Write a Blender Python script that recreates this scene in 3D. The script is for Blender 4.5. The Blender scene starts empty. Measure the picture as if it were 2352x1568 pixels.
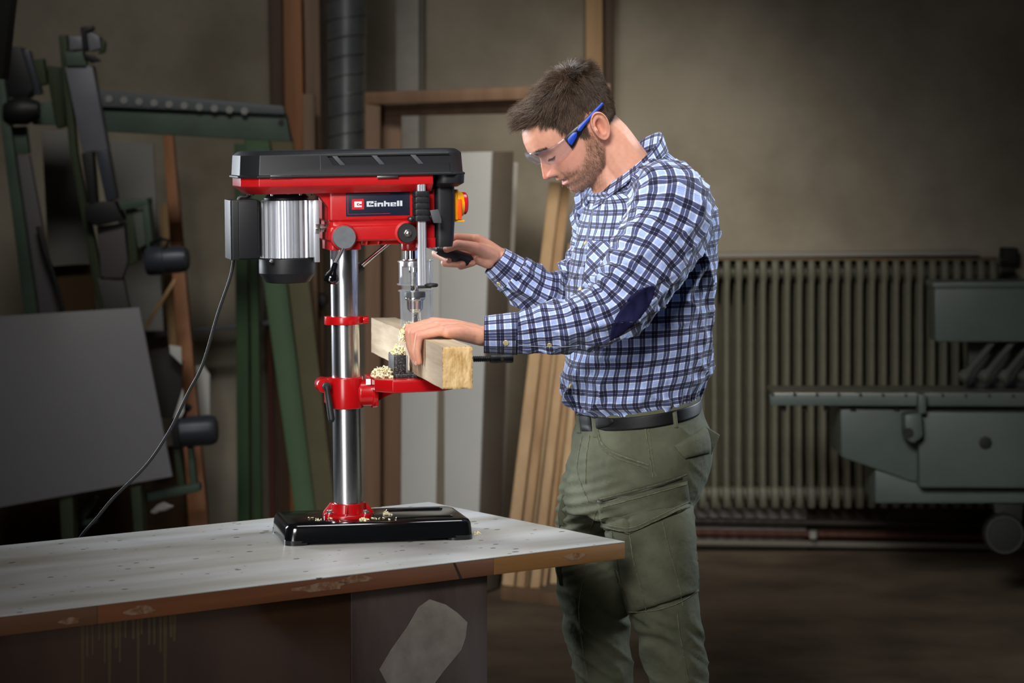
import bpy, bmesh, math, random
import numpy as np
from mathutils import Matrix, Vector
from mathutils.bvhtree import BVHTree
R = math.radians
random.seed(7); rng = np.random.default_rng(7)
SC = bpy.context.scene
COL = SC.collection
# ------------------------------------------------------------------ camera, world, lights, exposure
F = 5880.0; HZ = 320.0; CAMZ = 1.6
cd = bpy.data.cameras.new('camera'); cam = bpy.data.objects.new('camera', cd); COL.objects.link(cam)
cam.location = (0, 0, CAMZ); cam.rotation_euler = (R(90), 0, 0)
cd.sensor_width = 36; cd.lens = 90; cd.shift_y = -(784 - HZ) / 2352.0
cd.clip_start = .1; cd.clip_end = 60
cd.dof.use_dof = True; cd.dof.focus_distance = 5.40; cd.dof.aperture_fstop = 4.5
SC.camera = cam
wd = bpy.data.worlds.new('world'); SC.world = wd; wd.use_nodes = True
wd.node_tree.nodes['Background'].inputs[0].default_value = (.75, .85, 1, 1)
wd.node_tree.nodes['Background'].inputs[1].default_value = .008
SC.view_settings.view_transform = 'Standard'; SC.view_settings.look = 'None'
SC.view_settings.exposure = 0.0; SC.view_settings.gamma = 1.0; SC.view_settings.use_curve_mapping = False

def aim(o, tgt):
    o.rotation_euler = (Vector(tgt) - o.location).to_track_quat('-Z', 'Y').to_euler()
def area(name, loc, tgt, sx, sy, w, col=(1, 1, 1), spread=180):
    l = bpy.data.lights.new(name, 'AREA'); l.shape = 'RECTANGLE'; l.size = sx; l.size_y = sy
    l.energy = w; l.color = col; l.spread = R(spread)
    o = bpy.data.objects.new(name, l); COL.objects.link(o); o.location = loc; aim(o, tgt); return o
def spot(name, loc, tgt, ang, blend, w, col=(1, 1, 1), rad=.3):
    l = bpy.data.lights.new(name, 'SPOT'); l.spot_size = R(ang); l.spot_blend = blend
    l.energy = w; l.color = col; l.shadow_soft_size = rad
    o = bpy.data.objects.new(name, l); COL.objects.link(o); o.location = loc; aim(o, tgt); return o
area('softbox_key', (-.75, 1.9, 3.2), (-.05, 5.4, 1.5), 1.5, 1.1, 9.5, (1, .98, .96), 32)
area('strip_front_left', (-1.2, 3.0, 1.3), (-.28, 5.4, 1.25), .75, 1.4, 1.9, (1, .98, .97), 45)
area('softbox_top', (.12, 5.3, 2.75), (.02, 5.4, 1.0), .9, .7, 3.5, (.96, .98, 1), 65)
area('strip_rim_right', (2.2, 6.7, 2.0), (.25, 5.5, 1.35), .4, 1.5, 8.5, (.80, .89, 1), 50)
area('strip_rim_left', (-1.9, 6.6, 1.9), (.1, 5.5, 1.45), .4, 1.5, 11, (.86, .93, 1), 50)
spot('wall_spot', (.45, 6.9, 3.2), (.45, 10, 1.0), 38, 1.0, 190, (1, .92, .80), .25)
area('background_fill', (-1.0, 6.2, 3.9), (-.95, 9.5, 1.0), 1.4, .5, 5.5, (1, .96, .90), 62)  # added overhead fill that brightens the dim background, not a fixture of the room

# ------------------------------------------------------------------ helpers
def W(px, py, Y):
    "photo pixel at distance Y -> point of the room"
    return Vector(((px - 1176) * Y / F, Y, CAMZ - (py - HZ) * Y / F))

def newmesh(name, V, Fc, mat=None, parent=None, smooth=True, uv=None, bevel=0, segs=2, M=None, autos=40):
    me = bpy.data.meshes.new(name)
    V = [tuple(map(float, v)) for v in V]
    me.from_pydata(V, [], [tuple(int(i) for i in f) for f in Fc])
    if bevel:
        bm = bmesh.new(); bm.from_mesh(me)
        bmesh.ops.remove_doubles(bm, verts=bm.verts, dist=1e-6)
        bmesh.ops.recalc_face_normals(bm, faces=bm.faces)
        ed = [e for e in bm.edges if e.is_manifold and e.calc_face_angle(0) > R(28)]
        bmesh.ops.bevel(bm, geom=ed, offset=bevel, segments=segs, profile=.6, affect='EDGES', clamp_overlap=True)
        bm.to_mesh(me); bm.free()
    if M is not None: me.transform(M)
    if uv is not None:
        ul = me.uv_layers.new(name='UVMap')
        li = np.empty(len(me.loops), np.int32); me.loops.foreach_get('vertex_index', li)
        ul.data.foreach_set('uv', np.asarray(uv, np.float32)[li].ravel())
    me.update()
    if smooth:
        me.polygons.foreach_set('use_smooth', [True] * len(me.polygons))
        if autos: me.set_sharp_from_angle(angle=R(autos))
    o = bpy.data.objects.new(name, me); COL.objects.link(o)
    if mat is not None: me.materials.append(mat)
    if parent is not None: o.parent = parent
    return o

class MB:
    "collects shapes of ONE part"
    def __init__(s): s.V = []; s.F = []
    def add(s, V, Fc, M=None):
        n = len(s.V)
        for v in V:
            v = Vector(v)
            s.V.append(M @ v if M is not None else v)
        s.F += [tuple(i + n for i in f) for f in Fc]
        return s
    def box(s, x0, x1, y0, y1, z0, z1, M=None):
        V = [(x, y, z) for z in (z0, z1) for (x, y) in ((x0, y0), (x1, y0), (x1, y1), (x0, y1))]
        return s.add(V, [(3, 2, 1, 0), (4, 5, 6, 7), (0, 1, 5, 4), (1, 2, 6, 5), (2, 3, 7, 6), (3, 0, 4, 7)], M)
    def prism(s, pts, y0, y1, M=None):
        "polygon in x/z, swept along y"
        n = len(pts)
        V = [(x, y0, z) for x, z in pts] + [(x, y1, z) for x, z in pts]
        Fc = [tuple(range(n)), tuple(range(2 * n - 1, n - 1, -1))] + [(i, n + i, n + (i + 1) % n, (i + 1) % n) for i in range(n)]
        return s.add(V, Fc, M)
    def plan(s, rings, M=None):
        "stack of plan polygons: [(pts, z), ...]"
        n = len(rings[0][0]); V = []
        for pts, z in rings: V += [(x, y, z) for x, y in pts]
        Fc = [tuple(range(n - 1, -1, -1)), tuple(range((len(rings) - 1) * n, len(rings) * n))]
        for k in range(len(rings) - 1):
            for i in range(n):
                j = (i + 1) % n
                Fc.append((k * n + i, k * n + j, (k + 1) * n + j, (k + 1) * n + i))
        return s.add(V, Fc, M)
    def lathe(s, prof, n=32, M=None):
        "profile [(r, z), ...] round z, closed at ends when r > 0"
        V = []; m = len(prof)
        for r, z in prof:
            for i in range(n):
                a = 2 * math.pi * i / n
                V.append((r * math.cos(a), r * math.sin(a), z))
        Fc = []
        for k in range(m - 1):
            for i in range(n):
                j = (i + 1) % n
                Fc.append((k * n + i, k * n + j, (k + 1) * n + j, (k + 1) * n + i))
        Fc.append(tuple(range(n - 1, -1, -1))); Fc.append(tuple(range((m - 1) * n, m * n)))
        return s.add(V, Fc, M)
    def cyl(s, p0, p1, r0, r1=None, n=20):
        p0 = Vector(p0); p1 = Vector(p1); d = p1 - p0
        M = Matrix.Translation(p0) @ d.to_track_quat('Z', 'Y').to_matrix().to_4x4()
        return s.lathe([(r0, 0), (r0 if r1 is None else r1, d.length)], n, M)
    def rod(s, p0, p1, prof, n=20):
        "lathe profile [(r, t)] laid from p0 to p1 (t 0..1)"
        p0 = Vector(p0); p1 = Vector(p1); d = p1 - p0
        M = Matrix.Translation(p0) @ d.to_track_quat('Z', 'Y').to_matrix().to_4x4()
        return s.lathe([(r, t * d.length) for r, t in prof], n, M)
    def tube(s, pts, r, n=10, cap=True):
        pts = [Vector(p) for p in pts]; m = len(pts)
        rr = r if hasattr(r, '__len__') else [r] * m
        T = [(pts[min(i + 1, m - 1)] - pts[max(i - 1, 0)]).normalized() for i in range(m)]
        up = Vector((0, 0, 1)) if abs(T[0].z) < .9 else Vector((1, 0, 0))
        N = (up - T[0] * up.dot(T[0])).normalized(); V = []
        for i in range(m):
            N = (N - T[i] * N.dot(T[i])).normalized(); B = T[i].cross(N)
            for k in range(n):
                a = 2 * math.pi * k / n
                V.append(pts[i] + (N * math.cos(a) + B * math.sin(a)) * rr[i])
        Fc = [(i * n + k, i * n + (k + 1) % n, (i + 1) * n + (k + 1) % n, (i + 1) * n + k) for i in range(m - 1) for k in range(n)]
        if cap: Fc += [tuple(range(n - 1, -1, -1)), tuple(range((m - 1) * n, m * n))]
        return s.add(V, Fc)
    def bar(s, p0, p1, w, t, face=(0, -1, 0)):
        "straight bar of w x t from p0 to p1, broad side towards face"
        p0 = Vector(p0); p1 = Vector(p1); d = (p1 - p0).normalized(); f = Vector(face)
        f = (f - d * f.dot(d)).normalized(); a = d.cross(f)
        V = [p + a * (sa * w / 2) + f * (sf * t / 2) for p in (p0, p1) for sa, sf in ((-1, -1), (1, -1), (1, 1), (-1, 1))]
        return s.add(V, [(3, 2, 1, 0), (4, 5, 6, 7), (0, 1, 5, 4), (1, 2, 6, 5), (2, 3, 7, 6), (3, 0, 4, 7)])
    def slab(s, pts, t, dirn=(0, 1, 0)):
        "flat polygon of room points, t thick away from the viewer side"
        d = Vector(dirn).normalized() * t; n = len(pts)
        V = [Vector(p) for p in pts] + [Vector(p) + d for p in pts]
        return s.add(V, [tuple(range(n)), tuple(range(2 * n - 1, n - 1, -1))] + [(i, n + i, n + (i + 1) % n, (i + 1) % n) for i in range(n)])
    def build(s, name, mat, parent=None, bevel=0, smooth=True, segs=2, M=None, autos=40):
        o = newmesh(name, s.V, s.F, mat, parent, smooth, None, 0, segs, M, 0)
        bm = bmesh.new(); bm.from_mesh(o.data)
        bmesh.ops.recalc_face_normals(bm, faces=bm.faces)
        if bevel:
            ed = [e for e in bm.edges if e.is_manifold and e.calc_face_angle(0) > R(28)]
            bmesh.ops.bevel(bm, geom=ed, offset=bevel, segments=segs, profile=.6, affect='EDGES', clamp_overlap=True)
        bm.to_mesh(o.data); bm.free()
        if smooth:
            o.data.polygons.foreach_set('use_smooth', [True] * len(o.data.polygons)); o.data.set_sharp_from_angle(angle=R(autos))
        return o

def tag(o, label=None, cat=None, group=None, kind=None):
    if label: o['label'] = label
    if cat: o['category'] = cat
    if group: o['group'] = group
    if kind: o['kind'] = kind
    return o
def thing(name, label, cat, loc=(0, 0, 0), rz=0, group=None):
    o = bpy.data.objects.new(name, None); COL.objects.link(o); o.location = loc; o.rotation_euler = (0, 0, rz)
    o.empty_display_size = .05
    return tag(o, label, cat, group)
def solid(name, label, cat, V=None, mb=None, mat=None, bevel=0, group=None):
    o = mb.build(name, mat, None, bevel); return tag(o, label, cat, group)
def struct(name, mb, mat, bevel=0):
    return tag(mb.build(name, mat, None, bevel), kind='structure')
def crom(pts, n):
    "Catmull-Rom through rows of numbers, n samples"
    P = np.asarray(pts, float); m = len(P); t = np.linspace(0, m - 1, n); i = np.minimum(t.astype(int), m - 2); f = (t - i)[:, None]
    p0 = P[np.maximum(i - 1, 0)]; p1 = P[i]; p2 = P[i + 1]; p3 = P[np.minimum(i + 2, m - 1)]
    return .5 * ((2 * p1) + (-p0 + p2) * f + (2 * p0 - 5 * p1 + 4 * p2 - p3) * f ** 2 + (-p0 + 3 * p1 - 3 * p2 + p3) * f ** 3)

# ------------------------------------------------------------------ materials
def srgb(r, g, b):
    f = lambda c: ((c / 255 + .055) / 1.055) ** 2.4 if c > 10 else c / 255 / 12.92
    return (f(r), f(g), f(b), 1)
def newmat(name):
    m = bpy.data.materials.new(name); m.use_nodes = True; nt = m.node_tree
    return m, nt, nt.nodes['Principled BSDF']
def node(nt, typ, **kw):
    n = nt.nodes.new(typ)
    for k, v in kw.items(): setattr(n, k, v)
    return n
def mat(name, c, rough=.5, metal=0, c2=None, scale=8, stretch=(1, 1, 1), bump=0, bscale=None, detail=6, lo=.35, hi=.65, coat=0, spec=.5, rvar=0, dist=.002, coords='Object'):
    "one colour, or noise between two, with fine relief"
    m, nt, b = newmat(name)
    b.inputs['Roughness'].default_value = rough; b.inputs['Metallic'].default_value = metal
    b.inputs['Coat Weight'].default_value = coat; b.inputs['Coat Roughness'].default_value = .12
    b.inputs['Specular IOR Level'].default_value = spec
    b.inputs['Base Color'].default_value = c
    if c2 is None and not bump and not rvar: return m
    tc = node(nt, 'ShaderNodeTexCoord'); mp = node(nt, 'ShaderNodeMapping'); mp.inputs['Scale'].default_value = stretch
    nt.links.new(tc.outputs[coords], mp.inputs[0])
    nz = node(nt, 'ShaderNodeTexNoise'); nz.inputs['Scale'].default_value = scale; nz.inputs['Detail'].default_value = detail
    nz.inputs['Roughness'].default_value = .6
    nt.links.new(mp.outputs[0], nz.inputs[0])
    if c2 is not None:
        cr = node(nt, 'ShaderNodeValToRGB'); cr.color_ramp.elements[0].position = lo; cr.color_ramp.elements[1].position = hi
        cr.color_ramp.elements[0].color = c; cr.color_ramp.elements[1].color = c2
        nt.links.new(nz.outputs[0], cr.inputs[0]); nt.links.new(cr.outputs[0], b.inputs['Base Color'])
    if rvar:
        mr = node(nt, 'ShaderNodeMapRange'); mr.inputs[3].default_value = rough - rvar; mr.inputs[4].default_value = rough + rvar
        nt.links.new(nz.outputs[0], mr.inputs[0]); nt.links.new(mr.outputs[0], b.inputs['Roughness'])
    if bump:
        n2 = nz
        if bscale:
            n2 = node(nt, 'ShaderNodeTexNoise'); n2.inputs['Scale'].default_value = bscale; n2.inputs['Detail'].default_value = 4
            nt.links.new(mp.outputs[0], n2.inputs[0])
        bp = node(nt, 'ShaderNodeBump'); bp.inputs['Strength'].default_value = bump; bp.inputs['Distance'].default_value = dist
        nt.links.new(n2.outputs[0], bp.inputs['Height']); nt.links.new(bp.outputs[0], b.inputs['Normal'])
    return m
def woodmat(name, c, c2, along='Z', scale=14, rough=.6, bump=.25):
    st = {'X': (.06, 1, 1), 'Y': (1, .06, 1), 'Z': (1, 1, .06)}[along]
    return mat(name, c, rough, 0, c2, scale, st, bump, None, 8, .3, .7)
M = {}
M['red'] = mat('red_enamel', srgb(186, 22, 26), .34, 0, srgb(176, 18, 22), 30, bump=.10, bscale=220, spec=.5, coat=.35, dist=.001)
M['red_plain'] = mat('red_gloss_paint', srgb(180, 14, 20), .25, spec=.5, coat=.4)
M['black_plastic'] = mat('black_textured_plastic', srgb(25, 26, 29), .45, 0, None, 40, bump=.06, bscale=900, dist=.0006, spec=.35)
M['black_gloss'] = mat('black_gloss_enamel', srgb(14, 15, 17), .14, coat=.5)
M['black_rubber'] = mat('black_rubber', srgb(22, 23, 25), .55)
M['black_bake'] = mat('black_bakelite', srgb(10, 10, 12), .10, coat=.5)
M['steel'] = mat('polished_steel_tube', srgb(205, 206, 210), .27, 1, None, 60, (1, 1, .02), bump=.02, rvar=.05)
M['chrome'] = mat('chrome', srgb(220, 222, 226), .10, 1)
M['zinc'] = mat('zinc_plated_steel', srgb(200, 202, 200), .28, 1)
M['alu'] = mat('bright_aluminium', srgb(206, 209, 216), .40, .8, None, 50, (1, 1, .02), rvar=.06, bump=.02)
M['dull_steel'] = mat('dull_grey_steel', srgb(150, 156, 162), .38, .85, srgb(165, 170, 175), 60)
M['navy'] = mat('navy_printed_plate', srgb(26, 31, 48), .35)
M['silver_print'] = mat('silver_print', srgb(196, 206, 212), .4)
M['white_print'] = mat('white_print', srgb(245, 245, 245), .4)
M['red_print'] = mat('red_print', srgb(200, 28, 44), .4)
M['pink_print'] = mat('rose_line_print', srgb(168, 50, 78), .4)
M['yellow'] = mat('yellow_plastic', srgb(235, 165, 10), .32)
M['orange'] = mat('orange_plastic', srgb(225, 75, 15), .35)
M['red_plastic'] = mat('red_plastic', srgb(190, 16, 28), .25)
def clearmat(name, tint=(.97, .98, .99, 1), rough=.03, alpha=.05):
    m, nt, b = newmat(name)
    nt.nodes.remove(b); out = nt.nodes['Material Output']
    tr = node(nt, 'ShaderNodeBsdfTransparent'); tr.inputs[0].default_value = tint
    gl = node(nt, 'ShaderNodeBsdfGlossy'); gl.inputs['Roughness'].default_value = rough
    fr = node(nt, 'ShaderNodeLayerWeight'); pw = node(nt, 'ShaderNodeMath', operation='POWER'); pw.inputs[1].default_value = 3.0
    nt.links.new(fr.outputs['Facing'], pw.inputs[0])
    ma = node(nt, 'ShaderNodeMath', operation='MULTIPLY_ADD'); ma.inputs[1].default_value = .38; ma.inputs[2].default_value = alpha
    nt.links.new(pw.outputs[0], ma.inputs[0])
    df = node(nt, 'ShaderNodeBsdfDiffuse'); df.inputs[0].default_value = (.85, .88, .92, 1); ms = node(nt, 'ShaderNodeMixShader'); ms.inputs[0].default_value = .45
    nt.links.new(gl.outputs[0], ms.inputs[1]); nt.links.new(df.outputs[0], ms.inputs[2])
    mx = node(nt, 'ShaderNodeMixShader'); nt.links.new(ma.outputs[0], mx.inputs[0])
    nt.links.new(tr.outputs[0], mx.inputs[1]); nt.links.new(ms.outputs[0], mx.inputs[2]); nt.links.new(mx.outputs[0], out.inputs[0])
    return m
M['clear'] = clearmat('clear_polycarbonate')
M['lens'] = clearmat('clear_safety_lens', (.93, .93, .96, 1), .02, .03)
# ------------------------------------------------------------------ the workshop shell
M['wall'] = mat('stained_plaster', srgb(134, 125, 108), .9, 0, srgb(176, 167, 150), 1.4, bump=.15, bscale=25, detail=10, lo=.30, hi=.60, dist=.004)
M['wall_dark'] = mat('grimy_side_wall', srgb(62, 60, 58), .9, 0, srgb(82, 80, 76), 2)
M['floor'] = mat('dusty_concrete_floor', srgb(88, 74, 58), .85, 0, srgb(128, 112, 92), 2.2, bump=.2, bscale=18, detail=9, dist=.004)
M['ceil'] = mat('dark_ceiling', srgb(48, 47, 46), .95)
struct('floor', MB().box(-6, 6, -1, 10.1, -.1, 0), M['floor'])
struct('wall_back', MB().box(-6, 6, 10, 10.15, 0, 4.6), M['wall'])
struct('wall_left', MB().box(-6.15, -6, -1, 10.1, 0, 4.6), M['wall_dark'])
struct('wall_right', MB().box(6, 6.15, -1, 10.1, 0, 4.6), M['wall_dark'])
struct('ceiling', MB().box(-6.15, 6.15, -1, 10.15, 4.6, 4.7), M['ceil'])
M['whitewash'] = mat('old_white_paint', srgb(176, 172, 164), .8, 0, srgb(196, 192, 184), 6)
M['brownpaint'] = mat('brown_skirting_paint', srgb(66, 52, 38), .8, 0, srgb(84, 66, 46), 6)
b = MB(); b.box(-.45, -.36, 9.92, 10.0, 0, 4.6); struct('trim_1', b, M['whitewash'], .004)
b = MB(); b.box(-.36, -.343, 9.95, 10.0, 0, 4.6); struct('trim_2', b, mat('grey_trim_paint', srgb(130, 126, 118), .8), .002)
struct('trim_3', MB().box(.45, 1.147, 9.985, 10.0, .02, .19), M['whitewash'])
struct('baseboard_back', MB().box(1.15, 4, 9.985, 10.0, 0, .20), M['brownpaint'])

# timbers and duct at the back wall
M['wood_orange'] = woodmat('orange_brown_timber', srgb(128, 82, 46), srgb(168, 110, 66))
M['wood_brown'] = woodmat('weathered_brown_timber', srgb(104, 80, 60), srgb(138, 110, 84))
M['wood_grey'] = woodmat('brown_varnished_frame', srgb(116, 88, 66), srgb(146, 114, 88))
M['wood_tan'] = woodmat('tan_pine_board', srgb(172, 134, 92), srgb(206, 170, 124))
M['wood_dark'] = woodmat('dark_timber', srgb(62, 44, 28), srgb(84, 60, 38))
def post(name, label, px0, px1, y0, y1, Y, t, m, px0b=None, px1b=None, cat='timber', group=None):
    px0b = px0 if px0b is None else px0b; px1b = px1 if px1b is None else px1b
    zb = CAMZ - (y1 - HZ) * Y / F
    b = MB(); b.slab([W(px0, y0, Y), W(px1, y0, Y), W(px1b, y1, Y), W(px0b, y1, Y)], t)
    return tag(b.build(name, m, None, .006), label, cat, group)
FL = lambda Y: HZ + CAMZ * F / Y          # pixel row of the floor at distance Y
post('timber_beam', 'orange-brown upright beam left of the metal duct', 646, 688, -260, FL(9.55), 9.55, .12, M['wood_orange'], 668, 716)
post('timber_beam', 'narrow brown upright beam touching the metal duct', 692, 730, -260, FL(9.5), 9.5, .1, M['wood_brown'], 722, 752)
post('timber_beam', 'dark brown upright board behind the orange beam', 610, 644, -260, FL(9.8), 9.8, .05, M['wood_dark'], 640, 672)
post('timber_batten', 'short grey-brown batten in front of the orange beam', 694, 722, 215, FL(9.35), 9.35, .04, M['wood_brown'], 706, 738, 'batten')
post('timber_post', 'tan upright post on the wall above the head of the man', 1345, 1384, -260, FL(9.9), 9.9, .07, M['wood_tan'], 1345, 1384)
post('timber_post', 'dark upright post beside the tan post above the man', 1389, 1411, -260, FL(9.9), 9.9, .06, M['wood_dark'], 1389, 1411)
M['duct'] = mat('galvanised_sheet', srgb(132, 136, 136), .36, .55, srgb(108, 112, 114), 7, rvar=.08)
dt = thing('spiral_duct', 'galvanised spiral ventilation duct hanging beside the brown timbers', 'duct', W(797, 560, 9.4))
b = MB(); a = W(797, -280, 9.4) - dt.location
b.rod((0, 0, 0), a, [(.064, 0), (.068, .3), (.080, 1)], 36); b.build('pipe', M['duct'], dt)
b = MB(); pts = []
for i in range(420):
    t = i / 419; th = 2 * math.pi * 19 * t; r = .0645 + .017 * t + .001
    pts.append(a * t + Vector((r * math.cos(th), r * math.sin(th), 0)))
b.tube(pts, .0028, 5); b.build('seam', M['duct'], dt)
b = MB(); b.rod(a * .245, a * .262, [(.068, 0), (.074, .1), (.074, .9), (.069, 1)], 36); b.build('coupling_ring', M['duct'], dt)

# wooden door frame leaning there
df = thing('door_frame', 'brown wooden door frame standing against the back wall', 'door frame', (0, 0, 0))
def bp(pts, t=.04, d=(0, 1, 0)):
    return MB().slab(pts, t, d)
def q(x0, y0, x1, y1, Y, Yr=None, y0r=None, y1r=None):
    Yr = Yr or Y
    return [W(x0, y0, Y), W(x1, y0 if y0r is None else y0r, Yr), W(x1, y1 if y1r is None else y1r, Yr), W(x0, y1, Y)]
bp(q(838, 212, 874, FL(9.2), 9.2), .05).build('jamb', M['wood_grey'], df, .004)
bp(q(875, 240, 921, FL(9.3), 9.3), .05).build('jamb', M['wood_grey'], df, .003)
bp(q(838, 212, 1402, 240, 9.2, 9.0, 192, 222), .05).build('head_rail', M['wood_grey'], df, .004)
bp(q(875, 240, 1385, 267, 9.3, 9.1, 222, 256), .05).build('head_rail', M['wood_grey'], df, .003)
bp(q(1370, 196, 1402, FL(9.02), 9.02), .05).build('jamb', M['wood_grey'], df, .004)

# white-faced slab stack
M['panel_white'] = mat('white_laminate', srgb(206, 206, 202), .6, 0, srgb(214, 214, 210), 2)
M['panel_edge'] = mat('grey_brown_board_edge', srgb(128, 116, 102), .8, 0, srgb(140, 128, 112), 5)
lf = thing('door_leaf', 'tall white-faced door leaf with grey-brown edge behind the drill column', 'door leaf', (0, 0, 0))
Yl, Yr = 9.12, 8.95
zt = W(921, 352, Yl).z
pl = [W(924, 352, Yl), W(1010, 351, 9.05), W(1008, FL(9.05) - 4, 9.05), W(920, FL(Yl) - 4, Yl)]
pr = [W(1012, 351, 9.05), W(1129, 348, Yr), W(1093, FL(Yr) - 4, Yr), W(1009, FL(9.05) - 4, 9.05)]
d = Vector((.45, .89, 0)).normalized()
MB().slab(pl, .012, d).build('face_panel', M['panel_white'], lf, .002)
MB().slab(pr, .012, d).build('face_panel', M['panel_white'], lf, .002)
o_ = d * .013
MB().slab([p + o_ for p in (pl[0], pr[1], pr[2], pl[3])], .16, d).build('core', M['panel_edge'], lf, .002)
b = MB(); b.slab([W(1180, 372, 9.3), W(1190, 374, 9.3), W(1150, FL(9.3), 9.3), W(1138, FL(9.3), 9.3)], .05)
tag(b.build('pale_batten', M['whitewash'], None, .002), 'thin pale batten standing right of the white door leaf', 'batten')

# planks leaning right of the door leaf
PK = [(1262, 1288, 418, 1150, 1178, 0), (1290, 1312, 412, 1180, 1204, .02), (1286, 1300, 620, 1196, 1212, -.12), (1305, 1330, 560, 1216, 1240, -.05),
      (1316, 1338, 640, 1236, 1256, -.15), (1328, 1352, 520, 1262, 1290, .05), (1345, 1372, 600, 1290, 1318, .1)]
PL = ['leftmost and tallest tan plank leaning beside the door leaf', 'tan plank second from left in the leaning row',
      'thin tan plank standing third from left in the leaning row', 'tan knotty plank fourth from left in the leaning row',
      'tan plank fifth from left in the leaning row', 'tan plank sixth from left, just left of the man',
      'tan plank nearest the man in the leaning row']
PM = [woodmat('pine_plank_%d' % i, srgb(*c), srgb(*c2)) for i, (c, c2) in enumerate([((176, 140, 98), (204, 170, 126)), ((160, 122, 80), (190, 152, 108)), ((186, 152, 108), (210, 178, 134))])]
for i, (a0, a1, yt, b0, b1, dy) in enumerate(PK):
    Yb = 9.00 + .045 * i; Yt = (Yb + .38 * CAMZ) / (1 + .38 * (yt - HZ) / F)
    b = MB(); b.slab([W(a0, yt, Yt), W(a1, yt, Yt), W(b1, FL(Yb), Yb), W(b0, FL(Yb), Yb)], .028)
    tag(b.build('leaning_plank', PM[i % 3], None, .003), PL[i], 'plank', 'planks leaning on the back wall')
b = MB(); b.slab([W(1150, FL(8.9) - 30, 8.9), W(1300, FL(8.75) - 30, 8.75), W(1300, FL(8.75), 8.75), W(1150, FL(8.9), 8.9)], .05)
tag(b.build('floor_batten', M['wood_brown'], None, .004), 'short brown batten lying on floor at the feet of the planks', 'batten')

# radiator
M['rad'] = mat('old_green_grey_radiator_paint', srgb(96, 96, 80), .55, 0, srgb(112, 110, 94), 12)
M['rust'] = mat('ochre_rusty_paint', srgb(134, 98, 54), .7, 0, srgb(96, 92, 76), 20)
rad = thing('radiator', 'long grey-green column radiator on the back wall behind the man', 'radiator', W(1900, 1160, 9.86))
zt = (CAMZ - (596 - HZ) * 9.86 / F) - rad.location.z; pitch = .0464; hw = .0122
def fin_mesh():
    b = MB()
    for yy in (-.075, -.025, .025, .075):
        b.rod((0, yy, .05), (0, yy, zt - .05), [(hw * .8, 0), (hw, .04), (hw * .92, .5), (hw, .96), (hw * .8, 1)], 10)
    for z0, z1 in ((0, .085), (zt - .085, zt)):
        pts = [(-.08, z0), (.08, z0), (.09, z0 + .02), (.09, z1 - .02), (.08, z1), (-.08, z1), (-.09, z1 - .02), (-.09, z0 + .02)]
        n = len(pts)
        V = [(x, y, z) for x in (-hw, hw) for y, z in pts]
        b.add(V, [tuple(range(n)), tuple(range(2 * n - 1, n - 1, -1))] + [(i, n + i, n + (i + 1) % n, (i + 1) % n) for i in range(n)])
    return b
f0 = None
for i in range(29):
    x = (1500 + i * 27.6 - 1900) * 9.86 / F
    if f0 is None: f0 = fin_mesh().build('radiator_fin', M['rad'], rad, .004); f0.location.x = x
    else:
        f = f0.copy(); COL.objects.link(f); f.location.x = x
xa, xb = (1490 - 1900) * 9.86 / F, (2295 - 1900) * 9.86 / F
MB().cyl((xa, 0, zt - .045), (xb, 0, zt - .045), .03, None, 14).build('header', M['rad'], rad)
MB().cyl((xa, 0, .045), (xb, 0, .045), .03, None, 14).build('header', M['rad'], rad)
MB().cyl((xb, 0, zt - .04), (xb + .06, 0, zt - .04), .022, None, 12).build('valve', mat('dark_valve', srgb(30, 28, 24), .6), rad, .003)
MB().box(xa, xb, -.08, .08, zt, zt + .006).build('rusty_top_strip', M['rust'], rad, .002)
M['shelfpaint'] = mat('pale_grey_shelf_paint', srgb(150, 148, 142), .7)
b = MB(); b.slab([W(1500, 583, 9.9), W(2248, 577, 9.9), W(2248, 586, 9.9), W(1500, 592, 9.9)], .08)
tag(b.build('radiator_shelf', M['shelfpaint'], None, .002), 'thin pale shelf strip just above the radiator', 'shelf')
b = MB(); b.box(1.90, 1.96, 9.9, 9.99, 1.12, 1.18); tag(b.build('pipe_bracket', mat('dark_bracket', srgb(30, 28, 24), .7), None, .006), 'dark wall bracket at right end of pale shelf', 'bracket')
M['pipe_dark'] = mat('dark_pipe_paint', srgb(52, 44, 36), .6); M['pipe_red'] = mat('red_brown_pipe_paint', srgb(84, 46, 34), .6); M['pipe_pale'] = mat('pale_pipe_paint', srgb(110, 104, 94), .6)
for nm, lb, yy, m_ in (('heating_pipe', 'dark heating pipe running directly under the radiator', 1197, 'pipe_dark'),
                       ('heating_pipe', 'red-brown heating pipe, middle one below the radiator', 1224, 'pipe_red'),
                       ('heating_pipe', 'pale grey heating pipe lowest above the floor', 1247, 'pipe_pale')):
    b = MB(); b.tube([W(1420, yy - 4, 9.93), W(1700, yy, 9.93), W(2100, yy + 6, 9.93), W(2420, yy + 12, 9.93)], .014, 10)
    tag(b.build(nm, M[m_]), lb, 'pipe', 'heating pipes')
b = MB(); b.cyl(W(1868, 1218, 9.9), W(1868, 1236, 9.9), .016, None, 12); tag(b.build('pipe_clip', M['shelfpaint']), 'small pale clip on the red-brown heating pipe', 'clip')

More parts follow.
